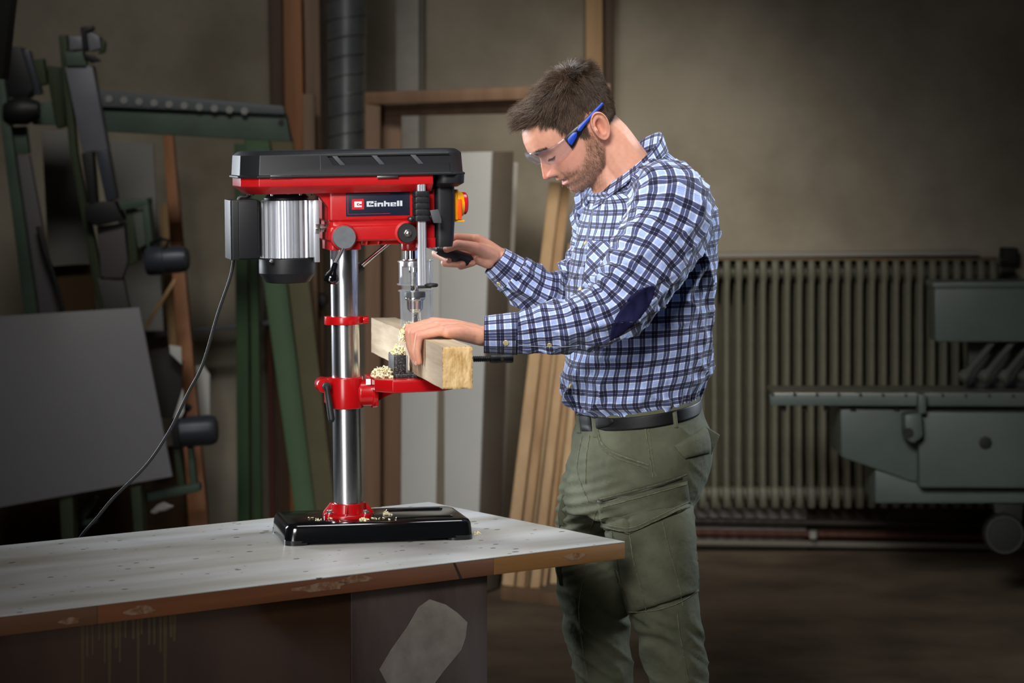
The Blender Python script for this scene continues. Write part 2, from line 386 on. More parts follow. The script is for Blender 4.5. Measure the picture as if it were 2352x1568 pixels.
# planing machine at the right
M['machine'] = mat('grey_green_machine_enamel', srgb(98, 110, 104), .45, 0, srgb(88, 100, 94), 4, rvar=.06)
M['machine_dk'] = mat('dark_machine_iron', srgb(34, 35, 34), .6)
M['machine_bed'] = mat('ground_iron_bed', srgb(140, 142, 132), .4, .5, srgb(120, 122, 112), 8)
ym = 8.7
mc = thing('woodworking_machine', 'grey-green woodworking machine with long drilled table in front of radiator', 'machine', (W(2500, 900, ym).x, ym, 0))
iL = mc.location.copy()
def mpart(name, mb, m, bevel=.004): return mb.build(name, m, mc, bevel, M=Matrix.Translation(-iL))
def mq(pts, Y=ym, t=.3): return MB().slab([W(x, y, Y) for x, y in pts], t)
tb = MB(); b_ = [W(1768, 905, ym - .05), W(2700, 908, ym - .05), W(2700, 934, ym - .05), W(1770, 931, ym - .05)]
tb.slab(b_, .02); bed = mpart('table_beam', tb, M['machine'], .004)
tb = MB(); za = W(1768, 904, ym - .05).z
xs0, xs1 = W(1775, 900, ym).x, W(2700, 900, ym).x
tb.box(xs0, xs1, ym - .045, ym + .22, za - .012, za + .002); mpart('bed_plate', tb, M['machine_bed'], .003)
for px in (1775, 1826, 1877, 1927, 1977, 2029, 2081, 2166, 2219, 2273, 2328):
    p = W(px, 906 + (px - 1775) * .006, ym - .052)
    mpart('bolt_hole', MB().cyl(p, p + Vector((0, .004, 0)), .006, None, 10), M['machine_dk'], 0)
for px in (1800, 1848, 1898, 1960, 2060):
    p = W(px, 930, ym); mpart('adjusting_screw', MB().cyl(p, p - Vector((0, 0, .02)), .01, None, 10), M['machine_dk'], .001)
mpart('body', mq([(1930, 938), (2120, 940), (2120, 1104), (2095, 1106), (1932, 1050)], ym, .3), M['machine'], .01)
mpart('body', mq([(2108, 945), (2700, 950), (2700, 1122), (2112, 1120)], ym - .05, .35), M['machine'], .01)
mpart('plinth', mq([(2010, 1078), (2118, 1110), (2700, 1122), (2700, 1156), (2010, 1156)], ym + .02, .28), M['machine'], .01)
mpart('fence_box', mq([(2146, 652), (2520, 648), (2520, 786), (2148, 786)], ym, .14), M['machine'], .012)
mpart('fence_lid', mq([(2143, 648), (2522, 644), (2522, 660), (2143, 663)], ym - .01, .17), M['machine'], .006)
mpart('back_post', mq([(2225, 786), (2420, 786), (2420, 905), (2225, 905)], ym + .15, .05), mat('dark_cavity_plate', srgb(62, 66, 62), .7), .006)
for k in range(5):
    x0 = 2208 + 46 * k
    p0, p1 = W(x0, 872, ym - .02), W(x0 + 76, 782, ym + .05)
    mpart('lever_rod', MB().rod(p0, p1, [(.012, 0), (.02, .02), (.02, .16), (.012, .22), (.011, 1)], 12), M['machine_bed'], 0)
mpart('clamp_arm', mq([(2110, 905), (2128, 905), (2128, 950), (2110, 952)], ym - .1, .06), M['machine'], .006)
mpart('clamp_body', mq([(2078, 952), (2118, 948), (2122, 1002), (2100, 1020), (2080, 1010)], ym - .12, .1), M['machine'], .012)
p = W(2087, 994, ym - .125); mpart('clamp_socket', MB().cyl(p, p + Vector((0, .01, 0)), .017, None, 14), M['machine_dk'], 0)
p = W(2264, 1017, ym - .055); mpart('lock_screw', MB().cyl(p, p + Vector((0, .02, 0)), .022, .026, 8), M['machine_dk'], .002)
p = W(2308, 1228, ym - .03)
wh = mpart('handwheel', MB().rod(p, p + Vector((0, .05, 0)), [(.066, 0), (.070, .15), (.070, .85), (.066, 1)], 36), M['machine_dk'], .002)
b = MB(); ring = [p + Vector((.06 * math.cos(a), -.004, .06 * math.sin(a))) for a in np.linspace(0, 2 * math.pi, 33)]; b.tube(ring, .004, 6)
mpart('wheel_rim', b, mat('worn_wheel_rim', srgb(70, 70, 66), .5), 0)
mpart('wheel_bracket', mq([(2280, 1150), (2352, 1150), (2345, 1230), (2300, 1230)], ym + .04, .06), M['machine_dk'], .006)
mpart('pedestal', MB().box(W(2440, 0, ym).x, W(2700, 0, ym).x, ym, ym + .35, 0, W(0, 1120, ym).z), M['machine'], .01)

# ------------------------------------------------------------------ left: wall-mounted panel saw and what leans there
M['green'] = mat('dull_green_machine_paint', srgb(74, 92, 80), .6, 0, srgb(62, 78, 66), 5)
M['green_dk'] = mat('dark_green_paint', srgb(42, 54, 32), .65, 0, srgb(54, 64, 40), 5)
M['green_wood'] = woodmat('green_painted_timber', srgb(50, 78, 48), srgb(66, 96, 60))
M['saw_grey'] = mat('grey_machine_casting', srgb(118, 120, 128), .5, .2, srgb(104, 106, 114), 5)
M['saw_dark'] = mat('black_oily_iron', srgb(24, 24, 26), .55)
M['motor'] = mat('dark_blue_grey_motor', srgb(64, 68, 78), .4, .2)
yp = 8.9
sw = thing('panel_saw', 'old green upright panel saw with tilted grey post at the left wall', 'machine', W(200, 1100, yp)); sw.location.z = 0
sL = sw.location.copy()
def sp(name, mb, m, bevel=.005): return mb.build(name, m, sw, bevel, M=Matrix.Translation(-sL))
def sq(pts, Y=yp, t=.08): return MB().slab([W(x, y, Y) for x, y in pts], t)
bm_ = sp('cross_beam', sq([(226, 244), (655, 262), (668, 326), (240, 302)], yp, .1), M['green'])
st = sp('stop_rail', sq([(226, 206), (650, 243), (655, 263), (228, 245)], yp - .02, .06), mat('dark_grey_stop_rail', srgb(84, 88, 92), .6))
for k in range(10):
    x = 250 + 34.6 * k; y = 227 + 3.1 * k; p = W(x, y, yp - .024)
    sp('stop_disc', MB().cyl(p, p + Vector((0, .006, 0)), .013, None, 14), mat('pale_worn_disc', srgb(132, 133, 130), .5) if k == 0 else bpy.data.materials['pale_worn_disc'], 0)
p = W(646, 282, yp - .002); sp('beam_bolt', MB().cyl(p, p + Vector((0, .01, 0)), .012, None, 8), M['saw_dark'], 0)
sp('guide_post', sq([(148, 152), (212, 150), (248, 345), (190, 350)], yp - .08, .07), M['saw_grey'])
sp('guide_rail', sq([(134, 82), (152, 80), (176, 350), (250, 720), (228, 720), (160, 350)], yp - .05, .05), M['green_dk'], .003)
sp('head_plate', sq([(148, 118), (190, 116), (200, 152), (152, 152)], yp - .09, .05), M['green'])
sp('head_casting', sq([(158, 82), (190, 84), (196, 112), (158, 116)], yp - .1, .08), M['saw_grey'])
sp('head_casting', sq([(198, 66), (228, 84), (232, 112), (204, 118)], yp - .1, .08), M['saw_grey'])
sp('head_hook', sq([(184, 62), (212, 58), (216, 68), (198, 74), (202, 118), (190, 118)], yp - .11, .04), M['saw_dark'])
sp('head_hook', sq([(232, 88), (243, 98), (240, 122), (224, 124), (232, 112)], yp - .09, .03), M['green_dk'])
sp('head_hook', sq([(188, 122), (212, 126), (232, 140), (208, 145), (194, 134)], yp - .1, .03), M['saw_dark'])
sp('side_casting', sq([(5, 105), (48, 108), (78, 205), (64, 225), (18, 225)], yp - .03, .1), M['saw_dark'], .01)
sp('side_cover', sq([(48, 112), (66, 116), (95, 215), (78, 218)], yp - .02, .06), M['motor'])
sp('side_cover', sq([(74, 138), (98, 134), (108, 192), (86, 198)], yp, .06), M['green_dk'])
sp('side_cover', sq([(108, 150), (146, 156), (150, 290), (130, 296), (112, 200)], yp + .02, .06), M['green_dk'])
sp('side_arm', sq([(70, 240), (140, 230), (150, 288), (74, 286)], yp + .03, .06), M['green'])
sp('side_clutch', MB().rod(W(10, 258, yp - .05), W(90, 252, yp - .05), [(.03, 0), (.045, .2), (.05, .6), (.03, 1)], 18), M['saw_dark'], 0)
sp('frame_leg', sq([(-14, 165), (6, 165), (86, 722), (56, 722)], yp - .06, .06), M['green'], .004)
sp('frame_tube', sq([(20, 292), (58, 290), (66, 352), (26, 356)], yp - .02, .05), M['green'])
sp('frame_board', sq([(26, 360), (66, 356), (134, 722), (86, 722)], yp - .01, .04), mat('grey_steel_board', srgb(92, 90, 92), .6), .003)
sp('hose', MB().tube([W(88, 520, yp - .04), W(100, 570, yp - .05), W(122, 630, yp - .05), W(146, 715, yp - .05)], .009, 8), M['saw_dark'], 0)
for i, pts in enumerate([[(186, 352), (212, 348), (222, 470), (204, 474)], [(218, 345), (248, 346), (268, 455), (244, 466)]]):
    sp('slide_column', sq(pts, yp - .1, .07), M['saw_dark'] if i == 0 else M['motor'])
sp('carriage', sq([(195, 466), (262, 462), (284, 505), (222, 520), (196, 505)], yp - .1, .1), M['saw_dark'])
sp('carriage_arm', sq([(270, 462), (338, 455), (340, 472), (278, 484)], yp - .1, .12), M['green'])
sp('carriage_arm', sq([(326, 470), (340, 468), (352, 570), (338, 570)], yp - .1, .1), M['green'], .003)
sp('carriage_arm', sq([(288, 482), (306, 480), (316, 600), (296, 610)], yp - .08, .1), M['green_dk'], .003)
sp('gear_cover', sq([(304, 485), (330, 480), (338, 560), (316, 572)], yp - .08, .08), mat('grey_green_cover', srgb(84, 92, 84), .6))
sp('saw_plate', sq([(222, 520), (284, 512), (294, 600), (280, 640), (232, 636)], yp - .07, .05), mat('grey_worn_plate', srgb(78, 74, 74), .6))
sp('slide_foot', sq([(222, 640), (282, 640), (300, 722), (242, 722)], yp - .06, .05), mat('grey_worn_plate_b', srgb(70, 68, 66), .6))
mp0, mp1 = W(336, 600, yp - .1), W(434, 594, yp - .1)
sp('motor', MB().rod(mp0, mp1, [(.044, 0), (.05, .06), (.05, .4), (.047, .42), (.047, .78), (.042, .93), (.028, 1)], 28), M['motor'], 0)
sp('motor_cable', MB().tube([W(346, 560, yp - .1), W(366, 548, yp - .12), W(388, 552, yp - .12), W(378, 572, yp - .12)], .007, 8), M['saw_dark'], 0)
mp0, mp1 = W(412, 992, yp - .15), W(500, 986, yp - .15)
sp('motor', MB().rod(mp0, mp1, [(.044, 0), (.052, .05), (.052, .82), (.045, .95), (.03, 1)], 28), M['motor'], 0)
sp('motor_plate', sq([(392, 965), (424, 960), (430, 1026), (398, 1030)], yp - .15, .05), M['saw_dark'])
sp('clamp_lever', MB().rod(W(418, 965, yp - .16), W(434, 930, yp - .18), [(.007, 0), (.006, .6), (.013, .75), (.013, .95), (.004, 1)], 10), M['saw_dark'], 0)
sp('strut', sq([(398, 1030), (412, 1030), (426, 1120), (410, 1124)], yp - .13, .05), M['green_dk'], .003)
sp('strut', sq([(428, 1010), (440, 1008), (452, 1115), (438, 1118)], yp - .14, .05), M['green'], .003)
sp('cross_bar', sq([(318, 1134), (458, 1110), (460, 1128), (320, 1156)], yp - .15, .06), M['green'])
sp('support_leg', sq([(136, 1140), (166, 1136), (176, FL(8.6)), (150, FL(8.6))], 8.6, .1), M['green_dk'], .003)
sp('support_leg', sq([(300, 1120), (322, 1116), (344, FL(8.6)), (322, FL(8.6))], 8.6, .1), M['green_dk'], .003)
sp('brace', sq([(176, 1190), (214, 1140), (224, 1144), (186, 1206)], yp - .06, .04), M['green'], .003)
sp('brace', sq([(172, 1198), (222, 1190), (222, 1202), (174, 1212)], yp - .07, .04), M['green'], .003)
# boards and timbers at the left
def board(name, label, pts, Y, m, cat, t=.02, group=None, Ys=None):
    P_ = [W(x, y, (Ys[i] if Ys else Y)) for i, (x, y) in enumerate(pts)]
    return tag(MB().slab(P_, t).build(name, m, None, .003), label, cat, group)
M['sheet'] = mat('grey_laminate_sheet', srgb(122, 122, 126), .5, 0, srgb(128, 128, 132), 1.5)
board('laminate_sheet', 'large plain grey laminate sheet leaning behind the workbench', [(-60, 730), (320, 706), (396, 1094), (-60, 1176)], 8.2, M['sheet'], 'sheet', .02, None, [8.66, 8.74, 8.62, 8.56])
M['pale'] = mat('pale_grey_sheet', srgb(132, 132, 128), .7)
board('pale_sheet', 'pale grey sheet standing behind the green saw frame', [(95, 300), (172, 300), (205, 606), (112, 612)], 9.4, M['pale'], 'sheet')
board('pale_sheet', 'pale grey sheet between the saw post and the orange pole', [(250, 325), (352, 330), (376, 760), (300, 760)], 9.5, M['pale'], 'sheet')
board('hardboard_sheet', 'brown hardboard sheet low behind the green saw frame', [(110, 612), (215, 606), (235, FL(9.45)), (140, FL(9.45))], 9.45, mat('brown_hardboard', srgb(84, 62, 34), .8), 'sheet')
board('dark_board', 'dark brown boards under the grey laminate sheet', [(-60, 1100), (420, 1020), (440, FL(9.3)), (-60, FL(9.3))], 9.3, M['wood_dark'], 'board')
pole = board('timber_pole', 'orange-brown pole with yellow tip leaning behind the power cord', [(372, 272), (393, 268), (492, FL(9.0)), (444, FL(9.0))], 9.2, M['wood_orange'], 'pole', .05, None, [9.6, 9.6, 9.0, 9.0])
MB().slab([W(x, y, 9.575) for x, y in ((371, 266), (394, 262), (399, 300), (376, 304))], .02).build('painted_tip', mat('yellow_worn_paint', srgb(178, 128, 20), .6), pole, .003)
board('timber_batten', 'narrow tan batten behind the orange leaning pole', [(366, 470), (384, 468), (440, FL(9.7)), (420, FL(9.7))], 9.7, M['wood_tan'], 'batten')
board('wall_rail', 'thin grey horizontal rail behind the power cord', [(330, 766), (640, 734), (640, 744), (330, 778)], 9.75, M['saw_grey'], 'rail', .03)
board('rope_stick', 'thin slanting stick between the saw motor and the grey sheet', [(398, 640), (406, 644), (338, 752), (330, 748)], 9.1, M['wood_tan'], 'stick', .012)
board('dark_plate', 'dark many-sided plate beside the grey laminate sheet', [(345, 806), (392, 796), (420, 830), (416, 900), (396, 960), (352, 960)], 9.05, mat('dark_grey_plate', srgb(46, 44, 42), .7), 'plate')
board('white_card', 'small white card behind the top of the dark plate', [(388, 792), (416, 796), (418, 838), (390, 812)], 9.0, M['panel_white'], 'card', .01)
board('white_card', 'angular white card right of the orange leaning pole', [(446, 842), (466, 838), (482, 860), (482, 958), (462, 968), (450, 930)], 9.5, M['panel_white'], 'card', .01)
board('white_card', 'white card sliver left of the lower motor', [(398, 960), (420, 890), (424, 950), (410, 980)], 8.95, M['panel_white'], 'card', .01)
board('green_post', 'dark green upright post left of the drill column', [(538, 330), (568, 330), (574, FL(9.7)), (546, FL(9.7))], 9.7, M['green_wood'], 'post', .06)
board('green_post', 'thin green upright post right next to the dark green post', [(572, 330), (590, 330), (602, FL(9.65)), (580, FL(9.65))], 9.65, M['green_wood'], 'post', .06)
board('green_plank', 'broad green plank leaning behind the drill base', [(560, 320), (618, 320), (745, FL(9.2)), (700, FL(9.2))], 9.3, mat('grass_green_plank_paint', srgb(54, 88, 52), .6, 0, srgb(66, 98, 60), 4), 'plank', .03, None, [9.6, 9.6, 9.1, 9.1])
board('olive_plank', 'olive brown plank leaning right beside the green plank', [(622, 320), (672, 320), (792, FL(9.0)), (748, FL(9.0))], 9.2, mat('olive_brown_plank', srgb(84, 78, 50), .7, 0, srgb(98, 92, 62), 4), 'plank', .03, None, [9.3, 9.3, 8.95, 8.95])
b = MB(); b.tube([W(618, 748, 9.8), W(622, 900, 9.8), W(628, FL(9.8) - 2, 9.8)], .012, 8); tag(b.build('rust_pipe', M['pipe_red']), 'red-brown upright pipe between the green posts and plank', 'pipe')
p = W(737, 690, 9.44); b = MB(); b.cyl(p, p + Vector((0, .06, 0)), .02, .026, 16); tag(b.build('dark_pulley', M['saw_dark'], None, .004), 'dark round pulley on the timber left of the column', 'pulley')
b = MB(); b.slab([W(-30, -40, 7.9), W(30, -40, 7.9), W(6, 180, 7.9), W(-30, 180, 7.9)], .1); tag(b.build('dark_curtain', mat('black_cloth', srgb(8, 8, 8), .95), None, .004), 'black hanging cloth in the top left corner', 'cloth')
cl = MB(); cV = []
for i in range(9):
    for k in range(14):
        t = i / 8; aa = 2 * math.pi * k / 14; rr = .013 * math.sin(math.pi * (.05 + .9 * t)) * (1 + .35 * math.sin(3 * aa + 5 * t) + .2 * math.sin(5 * aa - 9 * t))
        cV.append(W(346 + 52 * t, 1172 - 12 * t, 8.75) + Vector((0, rr * math.cos(aa), rr * math.sin(aa) - .004 * math.cos(7 * t))))
cl.add(cV, [(i * 14 + k, i * 14 + (k + 1) % 14, (i + 1) * 14 + (k + 1) % 14, (i + 1) * 14 + k) for i in range(8) for k in range(14)] + [tuple(range(13, -1, -1)), tuple(range(112, 126))])
tag(cl.build('crumpled_rag', M['panel_white']), 'small crumpled white rag under the laminate sheet', 'rag')
# ------------------------------------------------------------------ workbench
M['bench_top'] = None
def benchtop_mat():
    m, nt, b = newmat('worn_white_bench_paint'); b.inputs['Roughness'].default_value = .38
    tc = node(nt, 'ShaderNodeTexCoord'); L = nt.links.new
    mp = node(nt, 'ShaderNodeMapping'); mp.inputs['Scale'].default_value = (.5, 2.2, 1); L(tc.outputs['Object'], mp.inputs[0])
    n1 = node(nt, 'ShaderNodeTexNoise'); n1.inputs['Scale'].default_value = 4; n1.inputs['Detail'].default_value = 9; L(mp.outputs[0], n1.inputs[0])
    c1 = node(nt, 'ShaderNodeValToRGB'); c1.color_ramp.elements[0].position = .3; c1.color_ramp.elements[1].position = .62
    c1.color_ramp.elements[0].color = srgb(176, 172, 160); c1.color_ramp.elements[1].color = srgb(206, 207, 206); L(n1.outputs[0], c1.inputs[0])
    vo = node(nt, 'ShaderNodeTexVoronoi'); vo.inputs['Scale'].default_value = 62; mp2 = node(nt, 'ShaderNodeMapping'); mp2.inputs['Scale'].default_value = (.55, 1, 1)
    L(tc.outputs['Object'], mp2.inputs[0]); L(mp2.outputs[0], vo.inputs[0])
    wn = node(nt, 'ShaderNodeTexWhiteNoise'); L(vo.outputs['Position'], wn.inputs[0])
    th = node(nt, 'ShaderNodeMath', operation='MULTIPLY'); th.inputs[1].default_value = .30; 
    p3 = node(nt, 'ShaderNodeMath', operation='POWER'); p3.inputs[1].default_value = 5; L(wn.outputs[0], p3.inputs[0]); L(p3.outputs[0], th.inputs[0])
    lt = node(nt, 'ShaderNodeMath', operation='LESS_THAN'); L(vo.outputs['Distance'], lt.inputs[0]); L(th.outputs[0], lt.inputs[1])
    mp3 = node(nt, 'ShaderNodeMapping'); mp3.inputs['Scale'].default_value = (2.0, 60, 1); mp3.inputs['Rotation'].default_value = (0, 0, .2); L(tc.outputs['Object'], mp3.inputs[0])
    n3 = node(nt, 'ShaderNodeTexNoise'); n3.inputs['Scale'].default_value = 3; n3.inputs['Detail'].default_value = 3; L(mp3.outputs[0], n3.inputs[0])
    sr = node(nt, 'ShaderNodeMapRange'); sr.inputs[1].default_value = .70; sr.inputs[2].default_value = .8; sr.inputs[4].default_value = .45; L(n3.outputs[0], sr.inputs[0])
    mx = node(nt, 'ShaderNodeMath', operation='MAXIMUM'); L(lt.outputs[0], mx.inputs[0]); L(sr.outputs[0], mx.inputs[1])
    mc_ = node(nt, 'ShaderNodeMix', data_type='RGBA'); L(mx.outputs[0], mc_.inputs[0]); L(c1.outputs[0], mc_.inputs[6]); mc_.inputs[7].default_value = srgb(86, 82, 76)
    L(mc_.outputs[2], b.inputs['Base Color'])
    bp_ = node(nt, 'ShaderNodeBump'); bp_.inputs['Strength'].default_value = .12; bp_.inputs['Distance'].default_value = .002; L(n1.outputs[0], bp_.inputs['Height']); L(bp_.outputs[0], b.inputs['Normal'])
    mr = node(nt, 'ShaderNodeMapRange'); mr.inputs[3].default_value = .3; mr.inputs[4].default_value = .55; L(n1.outputs[0], mr.inputs[0]); L(mr.outputs[0], b.inputs['Roughness'])
    return m
M['bench_top'] = benchtop_mat()
TZ = .764; BT = .036
ang = R(180 + 36.3)
bench = thing('workbench', 'long workbench with worn white top and brown wooden edge', 'workbench', (.235, 5.326, 0), 0)
bench.rotation_euler.z = R(36.3)          # local -x runs along the front edge, +y to the back edge
DEPTH = .72
MB().box(-3.2, 0, 0, DEPTH, TZ - .0022, TZ).build('bench_top', M['bench_top'], bench, .0006)
MB().box(-3.2, -.022, .022, DEPTH, TZ - BT + .002, TZ - .0024).build('core_board', woodmat('chipboard_core', srgb(120, 92, 60), srgb(146, 116, 80), 'X', 30), bench)
eb = [woodmat('ochre_edge_board', srgb(112, 77, 40), srgb(150, 108, 62), 'X', 26), woodmat('red_brown_edge_board', srgb(90, 53, 30), srgb(122, 74, 43), 'X', 26), woodmat('brown_edge_board', srgb(82, 51, 27), srgb(108, 69, 38), 'X', 26)]
for k, (x0, x1) in enumerate(((-.336, 0), (-1.2157, -.3365), (-3.2, -1.2165))):
    MB().box(x0, x1, 0, .0215, TZ - BT, TZ - .0024).build('edge_board', eb[k], bench, .0015)
MB().box(-.0215, 0, .022, DEPTH, TZ - BT, TZ - .0024).build('edge_board', eb[0], bench, .0015)
M['putty'] = mat('smeared_pale_paint', srgb(138, 112, 90), .7, 0, srgb(112, 72, 44), 60, lo=.42, hi=.6)
for (x0, x1, z0, z1) in ((-.16, -.105, .010, .024), (-.80, -.68, .010, .026), (-.70, -.63, .018, .033), (-1.16, -1.10, .008, .024), (-1.29, -1.25, .006, .018)):
    pts = []
    for i in range(14):
        a = 2 * math.pi * i / 14; rr = 1 + .3 * math.sin(3 * a + x0 * 40)
        pts.append(((x0 + x1) / 2 + (x1 - x0) / 2 * math.cos(a) * rr, TZ - BT + (z0 + z1) / 2 + (z1 - z0) / 2 * math.sin(a) * (1 + .2 * math.sin(5 * a))))
    MB().prism(pts, -.0006, .001).build('paint_smear', M['putty'], bench)
MB().prism([(-.437, TZ - .002), (-.431, TZ - .002), (-.414, TZ - BT + .001), (-.421, TZ - BT + .001)], -.0004, .001).build('crack', mat('dark_crack', srgb(40, 24, 14), .8), bench)
M['cab_brown'] = mat('dark_brown_stained_panel', srgb(46, 29, 17), .5, 0, srgb(64, 42, 25), 3, (1, 1, .3), rvar=.1)
M['cab_grey'] = mat('scuffed_purple_brown_panel', srgb(58, 46, 42), .5, 0, srgb(88, 77, 73), 7, (1, 1, .2), rvar=.1)
MB().box(-3.1, -.337, .03, DEPTH - .03, 0, TZ - BT).build('cabinet', M['cab_brown'], bench, .002)
MB().box(-.66, -.337, .022, .03, 0, TZ - BT - .001).build('side_panel', M['cab_grey'], bench, .001)
MB().box(-3.1, -.661, .025, .03, 0, TZ - BT - .001).build('front_panel', M['cab_brown'], bench, .001)
def bench_xz(px, py, yl):
    "photo pixel on the bench front plane -> bench local x, height"
    c, s2 = math.cos(R(36.3)), math.sin(R(36.3)); k = px - 1176
    x = (F * (.235 - s2 * yl) - k * (5.326 + c * yl)) / (k * s2 - F * c); return x, CAMZ - (py - HZ) * (5.326 + s2 * x + c * yl) / F
pp = [bench_xz(x, y, .0212) for x, y in ((987, 1376), (1024, 1388), (1050, 1406), (1074, 1429), (1070, 1462), (1060, 1492), (1020, 1540), (975, 1600), (900, 1590), (872, 1537), (900, 1490), (937, 1438), (962, 1394))]
MB().prism(pp, .0212, .0222).build('paper_remnant', mat('grey_paper_remnant', srgb(150, 142, 134), .8, 0, srgb(128, 120, 112), 20), bench)
dm = mat('dried_paint_drips', srgb(84, 73, 52), .6)
for k in range(18):
    x = bench_xz(192 + 12.5 * k + random.uniform(-4, 4), 1480, .0242)[0]; L_ = random.uniform(.03, .09) if k % 5 else random.uniform(.1, .19)
    w_ = random.uniform(.002, .004)
    MB().prism([(x - w_, TZ - BT - .002), (x + w_, TZ - BT - .002), (x + w_ * .7, TZ - BT - L_ * .8), (x + w_ * .9, TZ - BT - L_ * .95), (x, TZ - BT - L_), (x - w_ * .9, TZ - BT - L_ * .95), (x - w_ * .7, TZ - BT - L_ * .8)], .0242, .0252).build('paint_drip', dm, bench)

# ------------------------------------------------------------------ drill press
DO = Vector((-.345, 5.395, TZ)); DA = R(13); ex, ey = math.cos(DA), math.sin(DA)
dp = thing('drill_press', 'red and black bench drill press with steel column standing on the workbench', 'drill press', DO, DA)
def dl(px, py, yl):
    "photo pixel on the machine's plane at local depth yl -> local (x, z)"
    k = px - 1176
    x = (F * (DO.x - ey * yl) - k * (DO.y + ex * yl)) / (k * ey - F * ex)
    Y = DO.y + ey * x + ex * yl
    return x, CAMZ - (py - HZ) * Y / F - TZ
def D(px, py, yl=0):
    x, z = dl(px, py, yl); return Vector((x, yl, z))
def rect(x0, x1, y0, y1, c=0, c2=None):
    c2 = c if c2 is None else c2       # chamfered plan rectangle: c at x0 side, c2 at x1 side
    return [(x0 + c, y0), (x1 - c2, y0), (x1, y0 + c2), (x1, y1 - c2), (x1 - c2, y1), (x0 + c, y1), (x0, y1 - c), (x0, y0 + c)]
def rrect(x0, x1, y0, y1, r, n=5):
    P_ = []
    for cx, cy, a0 in ((x1 - r, y0 + r, -90), (x1 - r, y1 - r, 0), (x0 + r, y1 - r, 90), (x0 + r, y0 + r, 180)):
        for i in range(n + 1):
            a = R(a0 + 90 * i / n); P_.append((cx + r * math.cos(a), cy + r * math.sin(a)))
    return P_
# base
bx0, bx1, by0, by1 = -.145, .246, -.102, .108
b = MB(); b.plan([(rrect(bx0 - .003, bx1 + .003, by0 - .003, by1 + .003, .022), .0055), (rrect(bx0, bx1, by0, by1, .022), .034), (rrect(bx0 + .004, bx1 - .004, by0 + .004, by1 - .004, .02), .0405), (rrect(bx0 + .011, bx1 - .011, by0 + .011, by1 - .011, .016), .043)])
base = b.build('base', M['black_gloss'], dp)
for x0, x1 in ((bx0 - .003, bx0 + .05), (bx1 - .055, bx1 + .003)):
    for y0, y1 in ((by0 - .003, by0 + .04), (by1 - .04, by1 + .003)):
        MB().plan([(rrect(x0, x1, y0, y1, .020), 0), (rrect(x0, x1, y0, y1, .020), .010)]).build('base_foot', M['black_gloss'], dp)
for yy in (-.055, .06):
    b = MB(); b.plan([(rrect(.09, .215, yy - .009, yy + .009, .0085), .042), (rrect(.092, .213, yy - .007, yy + .007, .0065), .0455)]); s_ = b.build('slot_rim', M['black_gloss'], dp)
    b = MB(); b.plan([(rrect(.096, .209, yy - .004, yy + .004, .0038), .0454), (rrect(.096, .209, yy - .004, yy + .004, .0038), .046)]); b.build('slot', M['black_rubber'], s_)
# column foot
b = MB(); b.lathe([(.054, .042), (.054, .049), (.051, .051), (.037, .051), (.0365, .0705), (.0345, .0715), (.0305, .0715)], 40)
for a in (-105, -8, 75, 172):
    A = R(a); b.prism([(.034, .050), (.053, .050), (.0525, .053), (.0385, .071), (.034, .071)], -.0022, .0022, Matrix.Rotation(A, 4, 'Z'))
for a in (-150, -52, 30, 125):
    A = R(a); c = Vector((.05 * math.cos(A), .05 * math.sin(A), 0)); b.lathe([(.0125, .042), (.0125, .0525), (.0115, .0535)], 18, Matrix.Translation(c))
ft = b.build('column_foot', M['red_plain'], dp, .0008)
for a in (-150, -52, 30, 125):
    A = R(a); c = Vector((.05 * math.cos(A), .05 * math.sin(A), 0))
    b = MB(); b.lathe([(.0085, .0535), (.0085, .055)], 18, Matrix.Translation(c)); b.lathe([(.0064, .055), (.0064, .0595), (.0055, .0605)], 6, Matrix.Translation(c)); b.build('hex_bolt', M['zinc'], dp, .0004)
# the machine leans 0.8 degrees backwards on its column
LEAN = Matrix.Rotation(R(-.85), 4, 'Y')
def dlx(px, py, yl):
    v = LEAN.inverted() @ D(px, py, yl); return v
def E(mb, name, mt, par=None, bevel=.0012, segs=2, autos=40):
    return mb.build(name, mt, par or dp, bevel, M=LEAN, segs=segs, autos=autos)
cr_ = .0295
E(MB().lathe([(cr_, .05), (cr_, .62)], 64), 'column', M['steel'], None, 0)
zc = dlx(793, 737, -.03).z
b = MB(); b.lathe([(.0335, zc - .009), (.0375, zc - .008), (.0375, zc + .008), (.0335, zc + .009)], 48)
b.box(-.043, -.03, -.012, .012, zc - .009, zc + .009); b.cyl((.034, -.02, zc), (.046, -.02, zc), .008, None, 14)
E(b, 'depth_collar', M['red_plain'])
# table bracket
z0, z1 = dlx(796, 941, -.035).z, dlx(796, 868, -.035).z; zm = (z0 + z1) / 2
b = MB(); b.lathe([(.0335, z0), (.0362, z0 + .0015), (.0362, z1 - .0015), (.0335, z1)], 56)
b.box(-.045, -.026, -.016, .016, z0 + .012, z1 - .0008)
b.rod((-.049, -.022, z1 - .0155), (-.049, .022, z1 - .0155), [(.0145, 0), (.0155, .06), (.0155, .94), (.0145, 1)], 24)
br = E(b, 'table_bracket', M['red_plain'])
E(MB().rod((.022, -.004, zm - .002), (.063, -.004, zm - .002), [(.026, 0), (.0285, .1), (.0285, .72), (.0325, .76), (.0325, 1)], 36), 'arm_socket', M['red_plain'])
lv0 = Vector((-.046, -.032, z1 - .0165))
b = MB(); b.rod(lv0 + Vector((0, .014, 0)), lv0 - Vector((0, .004, 0)), [(.007, 0), (.009, .4), (.009, 1)], 14)
b.rod(lv0, lv0 + Vector((.008, -.012, -.074)), [(.0075, 0), (.0055, .12), (.0068, .4), (.0072, .85), (.0072, .93), (.003, 1)], 14)
E(b, 'clamp_lever', M['black_rubber'], br, .0005)
st_ = dlx(845, 876, -.028)
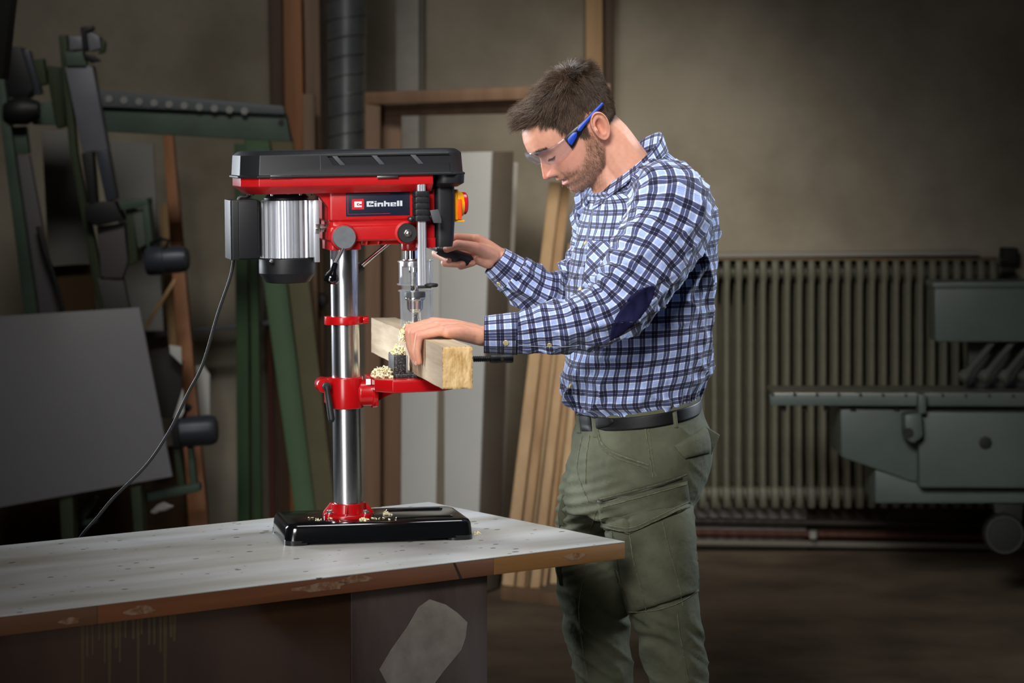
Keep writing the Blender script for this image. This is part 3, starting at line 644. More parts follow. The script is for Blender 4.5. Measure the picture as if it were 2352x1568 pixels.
E(MB().box(st_.x - .005, st_.x + .005, -.0335, -.0325, st_.z - .006, st_.z + .006), 'sticker', M['white_print'], br, 0)
# work table
ty0, ty1 = -.118, .098; tz1 = z1 - .001; tz0 = tz1 - .026
tx0 = dlx(862, 880, -.08).x; tx1 = dlx(1066, 880, -.07).x
def tpl(i): return [(tx0 + i, ty0 + .045), (tx0 + .03, ty0 + i), (tx1 - .06, ty0 + i), (tx1 - i, ty0 + .06), (tx1 - i, ty1 - .05), (tx1 - .05, ty1 - i), (tx0 + .03, ty1 - i), (tx0 + i, ty1 - .045)]
b = MB(); b.plan([(tpl(.002), tz0), (tpl(0), tz0 + .003), (tpl(0), tz1 - .003), (tpl(.002), tz1)])
wt = E(b, 'work_table', M['red_plain'], None, .0012)
b = MB(); b.prism([(.058, z0 + .006), (.064, z0 + .006), (.064, tz0 + .004), (.058, tz0 + .004)], -.03, .026); b.prism([(.063, z0 + .012), (.078, z0 + .02), (.13, tz0 + .002), (.063, tz0 + .002)], -.012, .012)
E(b, 'table_rib', M['red_plain'], wt)
# ---- head
FY = -.066     # front face of the body
xl, xr = dlx(754, 500, FY).x, dlx(1001, 500, FY).x
zb = dlx(870, 553, FY).z; ztray0 = dlx(800, 441, FY - .03).z; zrim = dlx(800, 401, FY - .035).z
ztop = dlx(800, 344, FY - .03).z
def dz(py, yl=FY): return dlx(860, py, yl).z
def dx(px, py=480, yl=FY): return dlx(px, py, yl).x
b = MB()
def body(i, z): return (rrect(xl + i, xr - i, FY + i, .075 - i, .010 + i, 3), z)
b.plan([body(.004, zb), body(.0, zb + .004), body(.0, dz(521)), body(.004, dz(516)), body(.004, dz(508)), body(.0, dz(503)), body(0, ztray0 + .002)])
hd = E(b, 'head_housing', M['red'], None, .001, autos=30)
b = MB(); b.plan([(rrect(xl + .004, dx(832), FY + .012, .055, .01), dz(573)), (rrect(xl + .004, dx(832), FY + .012, .055, .01), zb + .004)])
b.plan([(rrect(dx(826), dx(925), FY + .02, .05, .01), dz(563)), (rrect(dx(826), dx(925), FY + .02, .05, .01), zb + .004)])
for px in (844, 871): b.prism([(dx(px - 2, 560), dz(563)), (dx(px + 1, 560), dz(563)), (dx(px + 4, 560), zb + .002), (dx(px, 560), zb + .002)], FY + .008, FY + .03)
E(b, 'head_underside', M['red'], hd)
b = MB(); b.plan([(rrect(dx(958), xr + .001, FY, .06, .008), dz(572)), (rrect(dx(962), xr + .001, FY, .06, .008), zb + .004)])
b.lathe([(.0165, dz(578, -.02)), (.0175, dz(574, -.02)), (.0175, zb + .002)], 30, Matrix.Translation((dx(943, 570, -.02), -.008, 0)))
E(b, 'spindle_boss', M['red'], hd)
# red tray under the cover
ty_0 = -.100; tyb = .108
txl, txr = dlx(553, 420, -.07).x, dlx(996, 420, ty_0).x
def tray(i, z, c=.034): return (rect(txl + i, txr, ty_0 + i, tyb - i, c, .002), z)
b = MB(); b.plan([tray(.020, ztray0 - .002, .03), tray(.013, dz(436, ty_0)), tray(.0, dz(424, ty_0)), tray(0, zrim)])
E(b, 'belt_tray', M['red'], hd, .002)
b = MB(); b.prism([(dx(713, 440), ztray0 + .001), (dx(757, 440), ztray0 + .001), (dx(757, 470), dz(480)), (dx(750, 470), dz(468)), (dx(735, 450), dz(449))], FY + .004, FY + .03)
E(b, 'tray_gusset', M['red'], hd)
for px in (645, 890):
    p = dlx(px, 402, ty_0 - .001); E(MB().box(p.x - .022, p.x + .022, ty_0 - .006, ty_0 + .006, p.z - .0065, p.z - .001), 'cover_hinge', M['zinc'], hd, .0008)
# black belt cover
cxl, cxr = dlx(549, 385, -.07).x, dlx(1062, 385, -.06).x
cy0, cy1 = -.104, .112
def cov(i, z, c=.036): return (rect(cxl + i, cxr - i, cy0 + i, cy1 - i, c, .034), z)
b = MB(); b.plan([cov(-.003, zrim - .004), cov(-.003, zrim), cov(.001, zrim + .0015), cov(.0035, dz(353, cy0)), cov(.012, dz(345.5, cy0)), cov(.017, ztop)])
cv = E(b, 'belt_cover', M['black_plastic'], None, .0016)
# side relief: raised frame bars round a recessed field, and three slanted ribs
xs = [dlx(p, 375, cy0).x for p in (735, 750, 768, 1030, 1047)]
zt_, zb_ = dz(355, cy0), dz(378, cy0); yc = cy0 + .0015
cu = MB(); cu.prism([(dlx(752, 357, cy0).x, dz(357, cy0)), (dlx(1030, 357, cy0).x, dz(357, cy0)), (dlx(1041, 362, cy0).x, dz(362, cy0)), (dlx(1041, 377, cy0).x, dz(376, cy0)), (dlx(766, 377, cy0).x, dz(378, cy0))], cy0 - .01, cy0 + .0085)
co = cu.build('cutter', None, None, 0, False, M=LEAN)
mo = cv.modifiers.new('cut', 'BOOLEAN'); mo.object = co; mo.operation = 'DIFFERENCE'; mo.solver = 'EXACT'
co.parent = dp; bpy.context.view_layer.update()
dg = bpy.context.evaluated_depsgraph_get(); nm = bpy.data.meshes.new_from_object(cv.evaluated_get(dg))
cv.modifiers.clear(); cv.data = nm; cm_ = co.data; bpy.data.objects.remove(co); bpy.data.meshes.remove(cm_)
cv.data.polygons.foreach_set('use_smooth', [True] * len(cv.data.polygons)); cv.data.set_sharp_from_angle(angle=R(30))
M['cover_rib'] = mat('grey_grained_plastic', srgb(66, 68, 72), .5, bump=.15, bscale=900, dist=.0008)
for px in (763, 854, 943):
    P4 = [(px, 357), (px + 12, 357), (px + 31, 378), (px + 18, 378)]
    E(MB().prism([(dlx(x, y, cy0).x, dz(y, cy0)) for x, y in P4], cy0 + .002, cy0 + .012), 'cover_rib', M['cover_rib'], cv, .0008)
x_ = dlx(736, 375, cy0).x; E(MB().box(x_ - .0006, x_ + .0006, cy0 + .0015, cy0 + .006, dz(392, cy0), dz(352, cy0)), 'cover_joint', M['cover_rib'], cv, 0)
# black front housing with the switch
hx0, hx1 = xr + .0005, dlx(1043, 480, FY + .02).x
b = MB()
def fh(z, i=0, d=0): return (rrect(hx0, hx1 - i, FY + .003 + d, .07, .012, 4), z)
b.plan([fh(dz(571), .006), fh(dz(555), .003), fh(dz(507), 0), fh(dz(440), 0), fh(dz(431), 0)])
fr_ = E(b, 'front_housing', M['black_plastic'], None, .0012)
b = MB(); c_ = dlx(1062, 415, -.06).x
b.plan([(rrect(hx0, c_ - .012, FY - .01, .08, .012), dz(432)), (rrect(hx0, c_, FY - .028, .095, .02), dz(424, cy0)), (rrect(hx0, c_ + .001, FY - .028, .097, .02), zrim - .004)])
E(b, 'front_lip', M['black_plastic'], fr_)
for px, py in ((1038, 446), (1036, 530)):
    p = dlx(px, py, FY + .014); E(MB().cyl((p.x - .004, FY + .006, p.z), (p.x - .004, FY + .02, p.z), .0055, None, 16), 'screw_recess', M['black_bake'], fr_, .0006)
sx0 = hx1 - .001; ssz = dz(475); sy = -.012
s0 = E(MB().plan([(rrect(sx0, sx0 + .012, sy - .03, sy + .03, .006), ssz - .032), (rrect(sx0, sx0 + .012, sy - .03, sy + .03, .006), ssz + .032)]), 'switch_frame', M['yellow'], fr_, .0015)
E(MB().rod((sx0 + .008, sy, ssz), (sx0 + .027, sy, ssz), [(.028, 0), (.030, .3), (.026, .8), (.024, 1)], 30), 'switch_flap', M['yellow'], s0, .0006)
E(MB().box(sx0 + .010, sx0 + .018, sy - .032, sy - .012, ssz - .03, ssz + .012), 'switch_rocker', M['orange'], s0, .001)
E(MB().rod((sx0 + .024, sy, ssz + .002), (sx0 + .036, sy, ssz + .002), [(.019, 0), (.024, .15), (.0235, .7), (.02, .93), (.012, 1)], 30), 'stop_button', M['red_plastic'], s0, 0)
E(MB().box(sx0, sx0 + .025, sy - .026, sy + .026, ssz - .036, ssz - .0325), 'switch_hinge', M['yellow'], s0, .0005)
# name plate
py0 = FY - .0012
px_ = lambda p: dlx(p, 468, py0).x
pz_ = lambda p: dlx(868, p, py0).z
pt = E(MB().box(px_(794.5), px_(941), py0, FY + .003, pz_(495.5), pz_(440.5)), 'name_plate', M['navy'], hd, .0004)
def flat(rects, name, m_, par):
    b = MB()
    for x0, x1, y0, y1 in rects: b.box(px_(x0), px_(x1), py0 - .0004, py0 + .0004, pz_(y1), pz_(y0))
    return E(b, name, m_, par, 0)
flat([(798.5, 896, 445, 445.8), (798.5, 799.4, 445, 491), (798.5, 896, 490.2, 491)], 'plate_border', M['pink_print'], pt)
lg = flat([(808, 836, 456, 480)], 'logo_square', M['red_print'], pt)
LT = {'E': ['#####.', '#####.'.replace('.', '#'), '##..##', '##.###', '##....', '######', '######'],
      'i': ['##', '..', '##', '##', '##', '##', '##'], 'n': ['......', '......', '######', '######', '##..##', '##..##', '##..##'],
      'h': ['##....', '##....', '######', '######', '##..##', '##..##', '##..##'], 'e': ['......', '......', '######', '##..##', '######', '##....', '######'],
      'l': ['##', '##', '##', '##', '##', '##', '##']}
LT['E'] = ['######', '######', '##..##', '##.#..', '##....', '######', '######']
def glyph(ch, x, y, w, h):
    rows = LT[ch]; n = len(rows[0]); out = []
    for r_, row in enumerate(rows):
        c = 0
        while c < n:
            if row[c] == '#':
                e = c
                while e < n and row[e] == '#': e += 1
                out.append((x + w * c / n, x + w * e / n, y + h * r_ / 7, y + h * (r_ + 1) / 7 + .02)); c = e
            else: c += 1
    return out
b = MB()
for x0, x1, y0, y1 in glyph('E', 813.8, 461.8, 17, 12.8): b.box(px_(x0), px_(x1), py0 - .0008, py0, pz_(y1), pz_(y0))
E(b, 'logo_letter', M['white_print'], pt, 0)
x = 842
for ch, w_ in zip('Einhell', (16, 5.2, 13, 13, 13, 5.2, 5.2)):
    b = MB()
    for x0, x1, y0, y1 in glyph(ch, x, 461.6, w_, 12.6): b.box(px_(x0), px_(x1), py0 - .0005, py0, pz_(y1), pz_(y0))
    E(b, 'letter', M['silver_print'], pt, 0); x += w_ + 1.9
# tension hub on the front-left
p = dlx(791, 545, FY - .015); tx_, tz_ = p.x, p.z
th_ = E(MB().rod((tx_, FY + .01, tz_), (tx_, FY - .011, tz_), [(.0275, 0), (.0275, .85), (.0262, 1)], 40), 'tension_hub', M['red'], None, .0006)
E(MB().rod((tx_, FY - .009, tz_), (tx_, FY - .018, tz_), [(.0242, 0), (.0242, .85), (.0232, 1)], 40), 'hub_cap', M['dull_steel'], th_, 0)
e0 = Vector((tx_ - .001, FY - .013, tz_ - .02)); e1 = dlx(770, 606, FY - .03)
E(MB().cyl(e0, e1, .0038, .0042, 14), 'tension_lever', M['zinc'], th_, 0)
e2 = dlx(757, 652, FY - .036); e1b = dlx(771, 604, FY - .03)
E(MB().rod(e1b, e2, [(.0055, 0), (.0068, .08), (.0072, .3), (.0085, .40), (.0138, .58), (.0165, .74), (.0140, .91), (.004, 1)], 22), 'lever_knob', M['black_bake'], th_, 0)
# spring cap on the front
p = dlx(935, 535, FY - .008)
sc_ = E(MB().rod((p.x, FY + .006, p.z), (p.x, FY - .010, p.z), [(.0245, 0), (.0245, .4), (.0205, .45), (.0205, .9), (.0195, 1)], 40), 'spring_boss', M['red'], None, 0)
E(MB().rod((p.x, FY - .006, p.z), (p.x, FY - .014, p.z), [(.0204, 0), (.0204, .8), (.0194, 1)], 40), 'spring_cap', M['black_rubber'], sc_, 0)
b = MB(); b.rod((p.x, FY - .013, p.z), (p.x, FY - .018, p.z), [(.0088, 0), (.0088, .8), (.008, 1)], 6); b.rod((p.x, FY - .018, p.z), (p.x, FY - .025, p.z), [(.0062, 0), (.0062, .4), (.0045, .8), (.001, 1)], 18)
E(b, 'cap_nut', M['zinc'], sc_, .0004)
# depth gauge
gy = FY - .026; gx = dlx(968, 500, gy).x
zt1, zt0 = dlx(968, 411, gy).z, dlx(967, 655, gy).z
dgp = E(MB().plan([(rrect(gx - .0088, gx + .0088, gy - .006, gy + .006, .002), zt0), (rrect(gx - .0088, gx + .0088, gy - .006, gy + .006, .002), zt1)]), 'depth_rod', M['alu'], None, 0)
for xx in (-.0045, .001, .005): E(MB().box(gx + xx - .0008, gx + xx + .0008, gy - .0072, gy - .0055, zt0, zt1), 'rod_ridge', M['alu'], dgp, 0)
E(MB().plan([(rrect(gx - .0105, gx + .0105, gy - .007, gy + .007, .002), zt1), (rrect(gx - .0105, gx + .0105, gy - .007, gy + .007, .002), zt1 + .002)]), 'rod_cap', M['zinc'], dgp, .0004)
E(MB().cyl((gx, gy, zt1 + .002), (gx, gy, zt1 + .005), .004, .0025, 12), 'cap_screw', M['zinc'], dgp, .0003)
ga, gb = dlx(968, 508, gy).z, dlx(968, 438, gy).z; n_ = 5
for k in range(n_):
    h_ = (gb - ga) / n_
    b = MB(); b.plan([(rrect(gx - .0165, gx + .0165, gy - .012, gy + .02, .006), ga + k * h_ + .0004), (rrect(gx - .0165, gx + .0165, gy - .012, gy + .02, .006), ga + (k + 1) * h_ - .0004)])
    E(b, 'clamp_block', M['black_plastic'], dgp, .001)
p = dlx(943, 503, gy); b = MB(); b.cyl((p.x, gy + .012, p.z), (p.x, gy - .004, p.z), .0052, None, 18); b.box(p.x, gx - .012, gy - .002, gy + .012, p.z - .006, p.z + .006)
E(b, 'clamp_ear', M['black_plastic'], dgp, .001); E(MB().cyl((p.x, gy - .004, p.z), (p.x, gy - .0065, p.z), .0036, .003, 14), 'clamp_screw', M['zinc'], dgp, .0003)
kp = dlx(1000, 498, gy - .005)
E(MB().cyl((gx + .016, gy, kp.z), (kp.x - .006, gy, kp.z + .001), .004, None, 12), 'wing_shaft', M['black_plastic'], dgp, .0004)
E(MB().prism([(kp.x - .012, kp.z + .014), (kp.x + .006, kp.z + .016), (kp.x + .0125, kp.z - .006), (kp.x + .0125, kp.z - .0135), (kp.x - .004, kp.z - .0125), (kp.x - .007, kp.z - .004)], gy - .008, gy + .002), 'wing_knob', M['cover_rib'], dgp, .0015)
fo = dlx(985, 656, gy)
b = MB(); b.plan([(rrect(gx - .012, gx + .018, gy - .009, gy + .012, .004), zt0 - .006), (rrect(gx - .012, gx + .018, gy - .009, gy + .012, .004), zt0)])
b.lathe([(.012, zt0 - .004), (.0145, zt0 - .002), (.0145, zt0 + .002), (.012, zt0 + .0035)], 28, Matrix.Translation((fo.x + .004, gy - .004, 0)))
E(b, 'rod_foot', M['black_rubber'], dgp, .0006)
# spindle, chuck, bit
QX, QY = dx(945, 580, -.008), -.008
qz = lambda py: dlx(945, py, QY).z
E(MB().lathe([(.0135, qz(600)), (.0135, qz(560))], 36, Matrix.Translation((QX, QY, 0))), 'quill', M['chrome'], None, 0)
E(MB().lathe([(.020, qz(613)), (.0215, qz(611)), (.0215, qz(600)), (.0185, qz(597)), (.0185, qz(595)), (.014, qz(594))], 36, Matrix.Translation((QX, QY, 0))), 'guard_collar', M['zinc'], None, .0004)
QX2 = dlx(953, 690, QY).x
E(MB().lathe([(.0085, qz(672)), (.0085, qz(627)), (.012, qz(625)), (.012, qz(612))], 30, Matrix.Translation((QX2, QY, 0))), 'spindle', M['chrome'], None, .0004)
ck = E(MB().lathe([(.0215, qz(683)), (.0225, qz(681)), (.0225, qz(672)), (.0215, qz(670))], 36, Matrix.Translation((QX2, QY, 0))), 'chuck_sleeve', M['black_rubber'], None, .0004)
b = MB(); b.lathe([(.0105, qz(717)), (.0165, qz(709)), (.0172, qz(690)), (.0212, qz(687)), (.0212, qz(683))], 36, Matrix.Translation((QX2, QY, 0)))
E(b, 'chuck', M['chrome'], ck, .0003)
for a in (0, 120, 240):
    A = R(a + 30); E(MB().box(-.0026, .0026, -.0026, .0026, qz(722), qz(712), Matrix.Translation((QX2 + .0045 * math.cos(A), QY + .0045 * math.sin(A), 0))), 'chuck_jaw', M['dull_steel'], ck, .0004)
zbt0, zbt1 = qz(752), qz(718); nn = 60; V = []; Fc = []
for i in range(nn + 1):
    t = i / nn; z = zbt0 + (zbt1 - zbt0) * t; tw = 9 * t
    for k in range(16):
        a = 2 * math.pi * k / 16; r = .0050 * (1 - .42 * max(0, math.cos(2 * (a - tw))) ** 3)
        V.append((QX2 + r * math.cos(a), QY + r * math.sin(a), z))
for i in range(nn):
    for k in range(16): Fc.append((i * 16 + k, i * 16 + (k + 1) % 16, (i + 1) * 16 + (k + 1) % 16, (i + 1) * 16 + k))
Fc += [tuple(range(15, -1, -1)), tuple(range(nn * 16, nn * 16 + 16))]
newmesh('drill_bit', V, Fc, M['black_bake'], dp, M=LEAN)
# clear chuck guard: two telescoping shells with flanges and ribs
GX = dlx(955, 650, QY).x
def shell(name, r0, r1, za, zb2, n=48, w=.002, sq=.0):
    b = MB(); V = []; prof = [(r0, za), (r1, zb2), (r1 - w, zb2), (r0 - w, za)]
    for r, z in prof:
        for i in range(n): a = 2 * math.pi * i / n; V.append((GX + r * math.cos(a), QY + r * math.sin(a), z))
    b.add(V, [(k * n + i, k * n + (i + 1) % n, ((k + 1) % 4) * n + (i + 1) % n, ((k + 1) % 4) * n + i) for k in range(4) for i in range(n)])
    return E(b, name, M['clear'], None, 0)
g1 = shell('chuck_guard', .0335, .0345, qz(746), qz(665)); g2 = shell('chuck_guard', .0355, .0355, qz(654), qz(598))
for z_, r_ in ((qz(600), .0365), (qz(652), .0385), (qz(667), .0365), (qz(745), .0345)):
    b = MB(); b.tube([(GX + r_ * math.cos(a), QY + r_ * math.sin(a), z_) for a in np.linspace(0, 2 * math.pi, 41)], .0016, 6); E(b, 'guard_flange', M['clear'], g1, 0)
for a in (-160, -125, -40, -15, 20, 90, 140):
    A = R(a); E(MB().cyl((GX + .034 * math.cos(A), QY + .034 * math.sin(A), qz(744)), (GX + .035 * math.cos(A), QY + .035 * math.sin(A), qz(668)), .0013, None, 6), 'guard_rib', M['clear'], g1, 0)
    E(MB().cyl((GX + .0352 * math.cos(A), QY + .0352 * math.sin(A), qz(652)), (GX + .0352 * math.cos(A), QY + .0352 * math.sin(A), qz(600)), .0013, None, 6), 'guard_rib', M['clear'], g2, 0)
# feed levers on the far side
hub = dlx(930, 538, .085); hub.y = .075
fh_ = E(MB().rod(hub - Vector((0, .02, 0)), hub + Vector((0, .07, 0)), [(.02, 0), (.02, .5), (.017, .55), (.017, 1)], 30), 'feed_hub', M['red'], None, .0008)
hc = hub + Vector((0, .055, 0))
tip1 = dlx(832, 609, .15); E(MB().cyl(hc, tip1, .0052, None, 16), 'feed_lever', M['chrome'], fh_, 0)
dd = (tip1 - hc).normalized(); E(MB().rod(tip1, tip1 + dd * .06, [(.009, 0), (.0105, .1), (.0115, .8), (.006, 1)], 18), 'lever_grip', M['black_rubber'], fh_, 0)
def world2dp(v): return LEAN.inverted() @ (Matrix.Rotation(-DA, 4, 'Z') @ (Vector(v) - DO))
g0, g1_ = world2dp(W(1004, 573, 5.615)), world2dp(W(1084, 600, 5.645))
E(MB().cyl(hc, g0, .0052, None, 16), 'feed_lever', M['chrome'], fh_, 0)
E(MB().rod(g0, g1_, [(.009, 0), (.0115, .1), (.0135, .5), (.0145, .9), (.008, 1)], 20), 'lever_grip', M['black_rubber'], fh_, 0)
E(MB().cyl(hc, hc + Vector((-.02, .02, .13)), .0052, None, 16), 'feed_lever', M['chrome'], fh_, 0)
# ---- motor
MX, MY = dlx(659, 530, 0).x, .0
mz = lambda py: dlx(659, py, -.05).z
b = MB(); V = []; n = 28
prof_r = []
for i in range(n * 4):
    fr = i % 4; prof_r.append(.0578 if fr in (0, 1) else .0525)
ring = [(r * math.cos(2 * math.pi * i / (n * 4)), r * math.sin(2 * math.pi * i / (n * 4))) for i, r in enumerate(prof_r)]
b.plan([(ring, mz(593)), (ring, mz(461))], Matrix.Translation((MX, MY, 0)))
mt = E(b, 'motor_body', M['alu'], None, 0, autos=20)
E(MB().lathe([(.047, mz(461)), (.047, mz(455)), (.04, mz(447)), (.02, mz(445))], 40, Matrix.Translation((MX, MY, 0))), 'motor_top', M['black_plastic'], mt, .0006)
E(MB().lathe([(.038, mz(652)), (.046, mz(650)), (.0595, mz(629)), (.0595, mz(596)), (.0585, mz(594))], 48, Matrix.Translation((MX, MY, 0))), 'fan_cowl', M['black_plastic'], mt, .0004)
p = dlx(624, 600, -.058); E(MB().cyl((p.x, -.05, p.z), (p.x, -.062, p.z), .0042, .0035, 14), 'cowl_screw', M['zinc'], mt, .0003)
b = MB(); b.box(dlx(706, 530, -.02).x, dlx(722, 530, -.04).x, -.045, .03, mz(593), mz(461)); b.box(dlx(720, 530, -.04).x, dlx(734, 530, -.05).x, -.05, .04, mz(604), mz(461))
E(b, 'mounting_plate', M['alu'], mt, .0012)
for a in (-.03, .0, .022):
    E(MB().cyl((MX + a * 1.1, -.032, mz(450)), (MX + a * 1.1, -.032, ztray0 + .001), .0045, None, 10), 'motor_bolt', M['zinc'], mt, .0004)
for px in (578, 720):
    p = dlx(px, 444, -.04); E(MB().cyl((p.x, -.04, p.z - .004), (p.x, -.04, ztray0 + .002), .0055, None, 6), 'tray_nut', M['zinc'], hd, .0005)
bz0, bz1 = dlx(560, 596, -.045).z, dlx(560, 459, -.045).z
bxa, bxb = dlx(528, 530, -.05).x, dlx(595, 530, -.055).x
bx_ = E(MB().plan([(rrect(bxa, bxb, -.062, .045, .006), bz0), (rrect(bxa, bxb, -.062, .045, .006), bz1)]), 'terminal_box', M['black_plastic'], mt, .002)
E(MB().plan([(rrect(bxa + .016, bxb - .003, -.0665, -.06, .002), bz0 + .003), (rrect(bxa + .016, bxb - .003, -.0665, -.06, .002), bz1 - .003)]), 'box_lid', M['black_plastic'], bx_, .0012)
pc = [dlx(x, y, -.02) for x, y in ((548, 460), (552, 453), (566, 452), (574, 446))]; E(MB().tube([tuple(r) for r in crom(pc, 14)], .004, 8), 'motor_lead', M['black_rubber'], bx_, 0)
# adjusting bolt between motor plate and housing
p = dlx(742, 523, -.02)
b = MB(); b.cyl((dlx(716, 523, -.045).x, -.03, p.z), (xl + .002, -.03, p.z), .0045, None, 12)
E(b, 'tension_bolt', M['zinc'], mt, 0)
for px, r_, w_ in ((727, .0108, .009), (741, .0095, .009), (752, .0095, .007)):
    xx = dlx(px, 523, -.04).x; E(MB().rod((xx - w_ / 2, -.03 if px > 735 else -.048, p.z), (xx + w_ / 2, -.03 if px > 735 else -.048, p.z), [(r_, 0), (r_, 1)], 6), 'hex_nut', M['zinc'] if px < 748 else M['black_rubber'], mt, .0008)
# power cord
cp = [(537, 596, 5.36), (528, 640, 5.36), (500, 722, 5.37), (466, 836, 5.38), (432, 903, 5.39), (392, 985, 5.40), (338, 1066, 5.41), (262, 1142, 5.42), (222, 1190, 5.425), (189, 1228, 5.432), (172, 1262, 5.46), (168, 1330, 5.47)]
b = MB(); b.tube([tuple(r) for r in crom([tuple(Matrix.Rotation(-DA, 4, 'Z') @ (W(*c) - DO)) for c in cp], 90)], .0034, 10)
b.build('power_cord', M['black_rubber'], dp)

# ------------------------------------------------------------------ vice on the drill table
VZ = (DO + Matrix.Rotation(DA, 4, 'Z') @ (LEAN @ Vector((.15, 0, tz1)))).z
vc_o = DO + Matrix.Rotation(DA, 4, 'Z') @ (LEAN @ Vector((.15, -.03, tz1)))
M['vice'] = mat('black_speckled_enamel', srgb(22, 23, 25), .42, 0, srgb(96, 98, 102), 420, bump=.3, bscale=420, detail=2, lo=.52, hi=.66, dist=.0012)
vi = thing('machine_vice', 'black speckled machine vice gripping the wooden beam', 'vice', (vc_o.x, vc_o.y, VZ), R(11))
def vl(px, py, Y):
    v = Matrix.Rotation(-R(11), 4, 'Z') @ (W(px, py, Y) - vi.location); return v
v0, v1 = vl(899, 850, 5.38), vl(990, 850, 5.38)
jx = vl(933, 800, 5.38).x
MB().plan([(rrect(v0.x, .09, -.042, .05, .008), 0), (rrect(v0.x, .09, -.042, .05, .008), .008)]).build('vice_bed', M['vice'], vi, .0015)
MB().plan([(rrect(v0.x + .002, .088, -.036, -.022, .003), .008), (rrect(v0.x + .002, .088, -.036, -.022, .003), .0095)]).build('vice_rail', M['vice'], vi, .0006)
MB().plan([(rrect(v0.x + .001, jx - .004, -.04, .048, .005), .006), (rrect(v0.x + .001, jx - .004, -.04, .048, .005), .047)]).build('fixed_jaw', M['vice'], vi, .0018)
MB().box(jx - .004, jx - .0005, -.038, .046, .012, .046).build('jaw_plate', M['dull_steel'], vi, .0006)
bw = .058
MB().box(jx + bw + .002, jx + bw + .03, -.036, .044, .006, .046).build('moving_jaw', M['vice'], vi, .002)
sz = vl(1100, 824, 5.43); sc0 = Vector((jx + bw + .02, .004, sz.z)); sc1 = Vector((vl(1180, 824, 5.43).x, .004, sz.z)); sc2 = Vector((vl(1126, 824, 5.43).x, .004, sz.z))
MB().cyl(sc0, sc2 + Vector((.004, 0, 0)), .0052, None, 14).build('vice_screw', M['black_rubber'], vi)
L_ = (sc2 - sc0).x; pts = []
for i in range(420):
    t = i / 419; th = 2 * math.pi * 26 * t; pts.append(sc0 + Vector((L_ * t, .0056 * math.cos(th), .0056 * math.sin(th))))
MB().tube(pts, .0011, 5).build('screw_thread', M['black_rubber'], vi)
hh = MB(); hh.rod(sc2, sc1, [(.0085, 0), (.0095, .05), (.0095, .32), (.0088, .36), (.0088, .66), (.0095, .7), (.0095, .95), (.0085, 1)], 24)
hn = hh.build('screw_head', M['black_rubber'], vi); hm_ = (sc2 + sc1) / 2
MB().cyl(hm_ + Vector((0, -.0095, 0)), hm_ + Vector((0, -.0065, 0)), .0035, None, 12).build('cross_hole', mat('dull_brass', srgb(150, 130, 90), .4, .7), hn)

# ------------------------------------------------------------------ timber being drilled
M['beam'] = woodmat('sawn_oak_beam', srgb(158, 132, 102), srgb(212, 190, 158), 'Y', 30, .75, .6)
M['endgrain'] = mat('rough_sawn_end_grain', srgb(190, 150, 90), .8, 0, srgb(236, 204, 150), 70, (1, 1, .35), bump=.9, bscale=160, detail=5, dist=.003)
bl0 = W(1017, 893, 4.95); bl1 = W(853, 808, 6.1); bd = (bl1 - bl0); BL = bd.length; bd.normalize()
brg = Vector((bd.y, -bd.x, 0)).normalized(); bup = brg.cross(bd).normalized()
BH, BW_ = .081, .0585
beam = thing('wood_block', 'thick pale wooden beam clamped in the vice under the drill bit', 'wood beam', bl0)
beam.matrix_world = Matrix.Translation(bl0) @ Matrix((brg, bd, bup)).transposed().to_4x4()
V = []; Fc = []; ny = 24
sec = []
for i in range(8): sec.append((BW_ * i / 8, 0))
for i in range(10): sec.append((BW_, BH * i / 10))
for i in range(8): sec.append((BW_ - BW_ * i / 8, BH))
for i in range(10): sec.append((0, BH - BH * i / 10))
ns = len(sec)
for j in range(ny + 1):
    y = BL * j / ny
    for x, z in sec:
        k = random.uniform(-.0009, .0009) if 0 < j < ny else random.uniform(-.0007, .0007)
        V.append((x + k * .5, y + (k if j in (0, ny) else 0), z + k * .5))
for j in range(ny):
    for i in range(ns): Fc.append((j * ns + i, j * ns + (i + 1) % ns, (j + 1) * ns + (i + 1) % ns, (j + 1) * ns + i))
newmesh('beam_body', V, Fc + [tuple(range(ny * ns, ny * ns + ns))[::-1]], M['beam'], beam, autos=30)
V = []; Fc = []; nx, nz = 26, 36
for j in range(nz + 1):
    for i in range(nx + 1):
        e = min(i, nx - i, j, nz - j)
        V.append((BW_ * i / nx + (random.uniform(-.0009, .0009) if e == 0 else 0), -.0012 + random.uniform(-.0008, .0006) + (.0016 if e == 0 else 0), BH * j / nz + (random.uniform(-.0009, .0009) if e == 0 else 0)))
for j in range(nz):
    for i in range(nx): a = j * (nx + 1) + i; Fc.append((a, a + 1, a + nx + 2, a + nx + 1))
newmesh('end_grain', V, Fc, M['endgrain'], beam, autos=0)

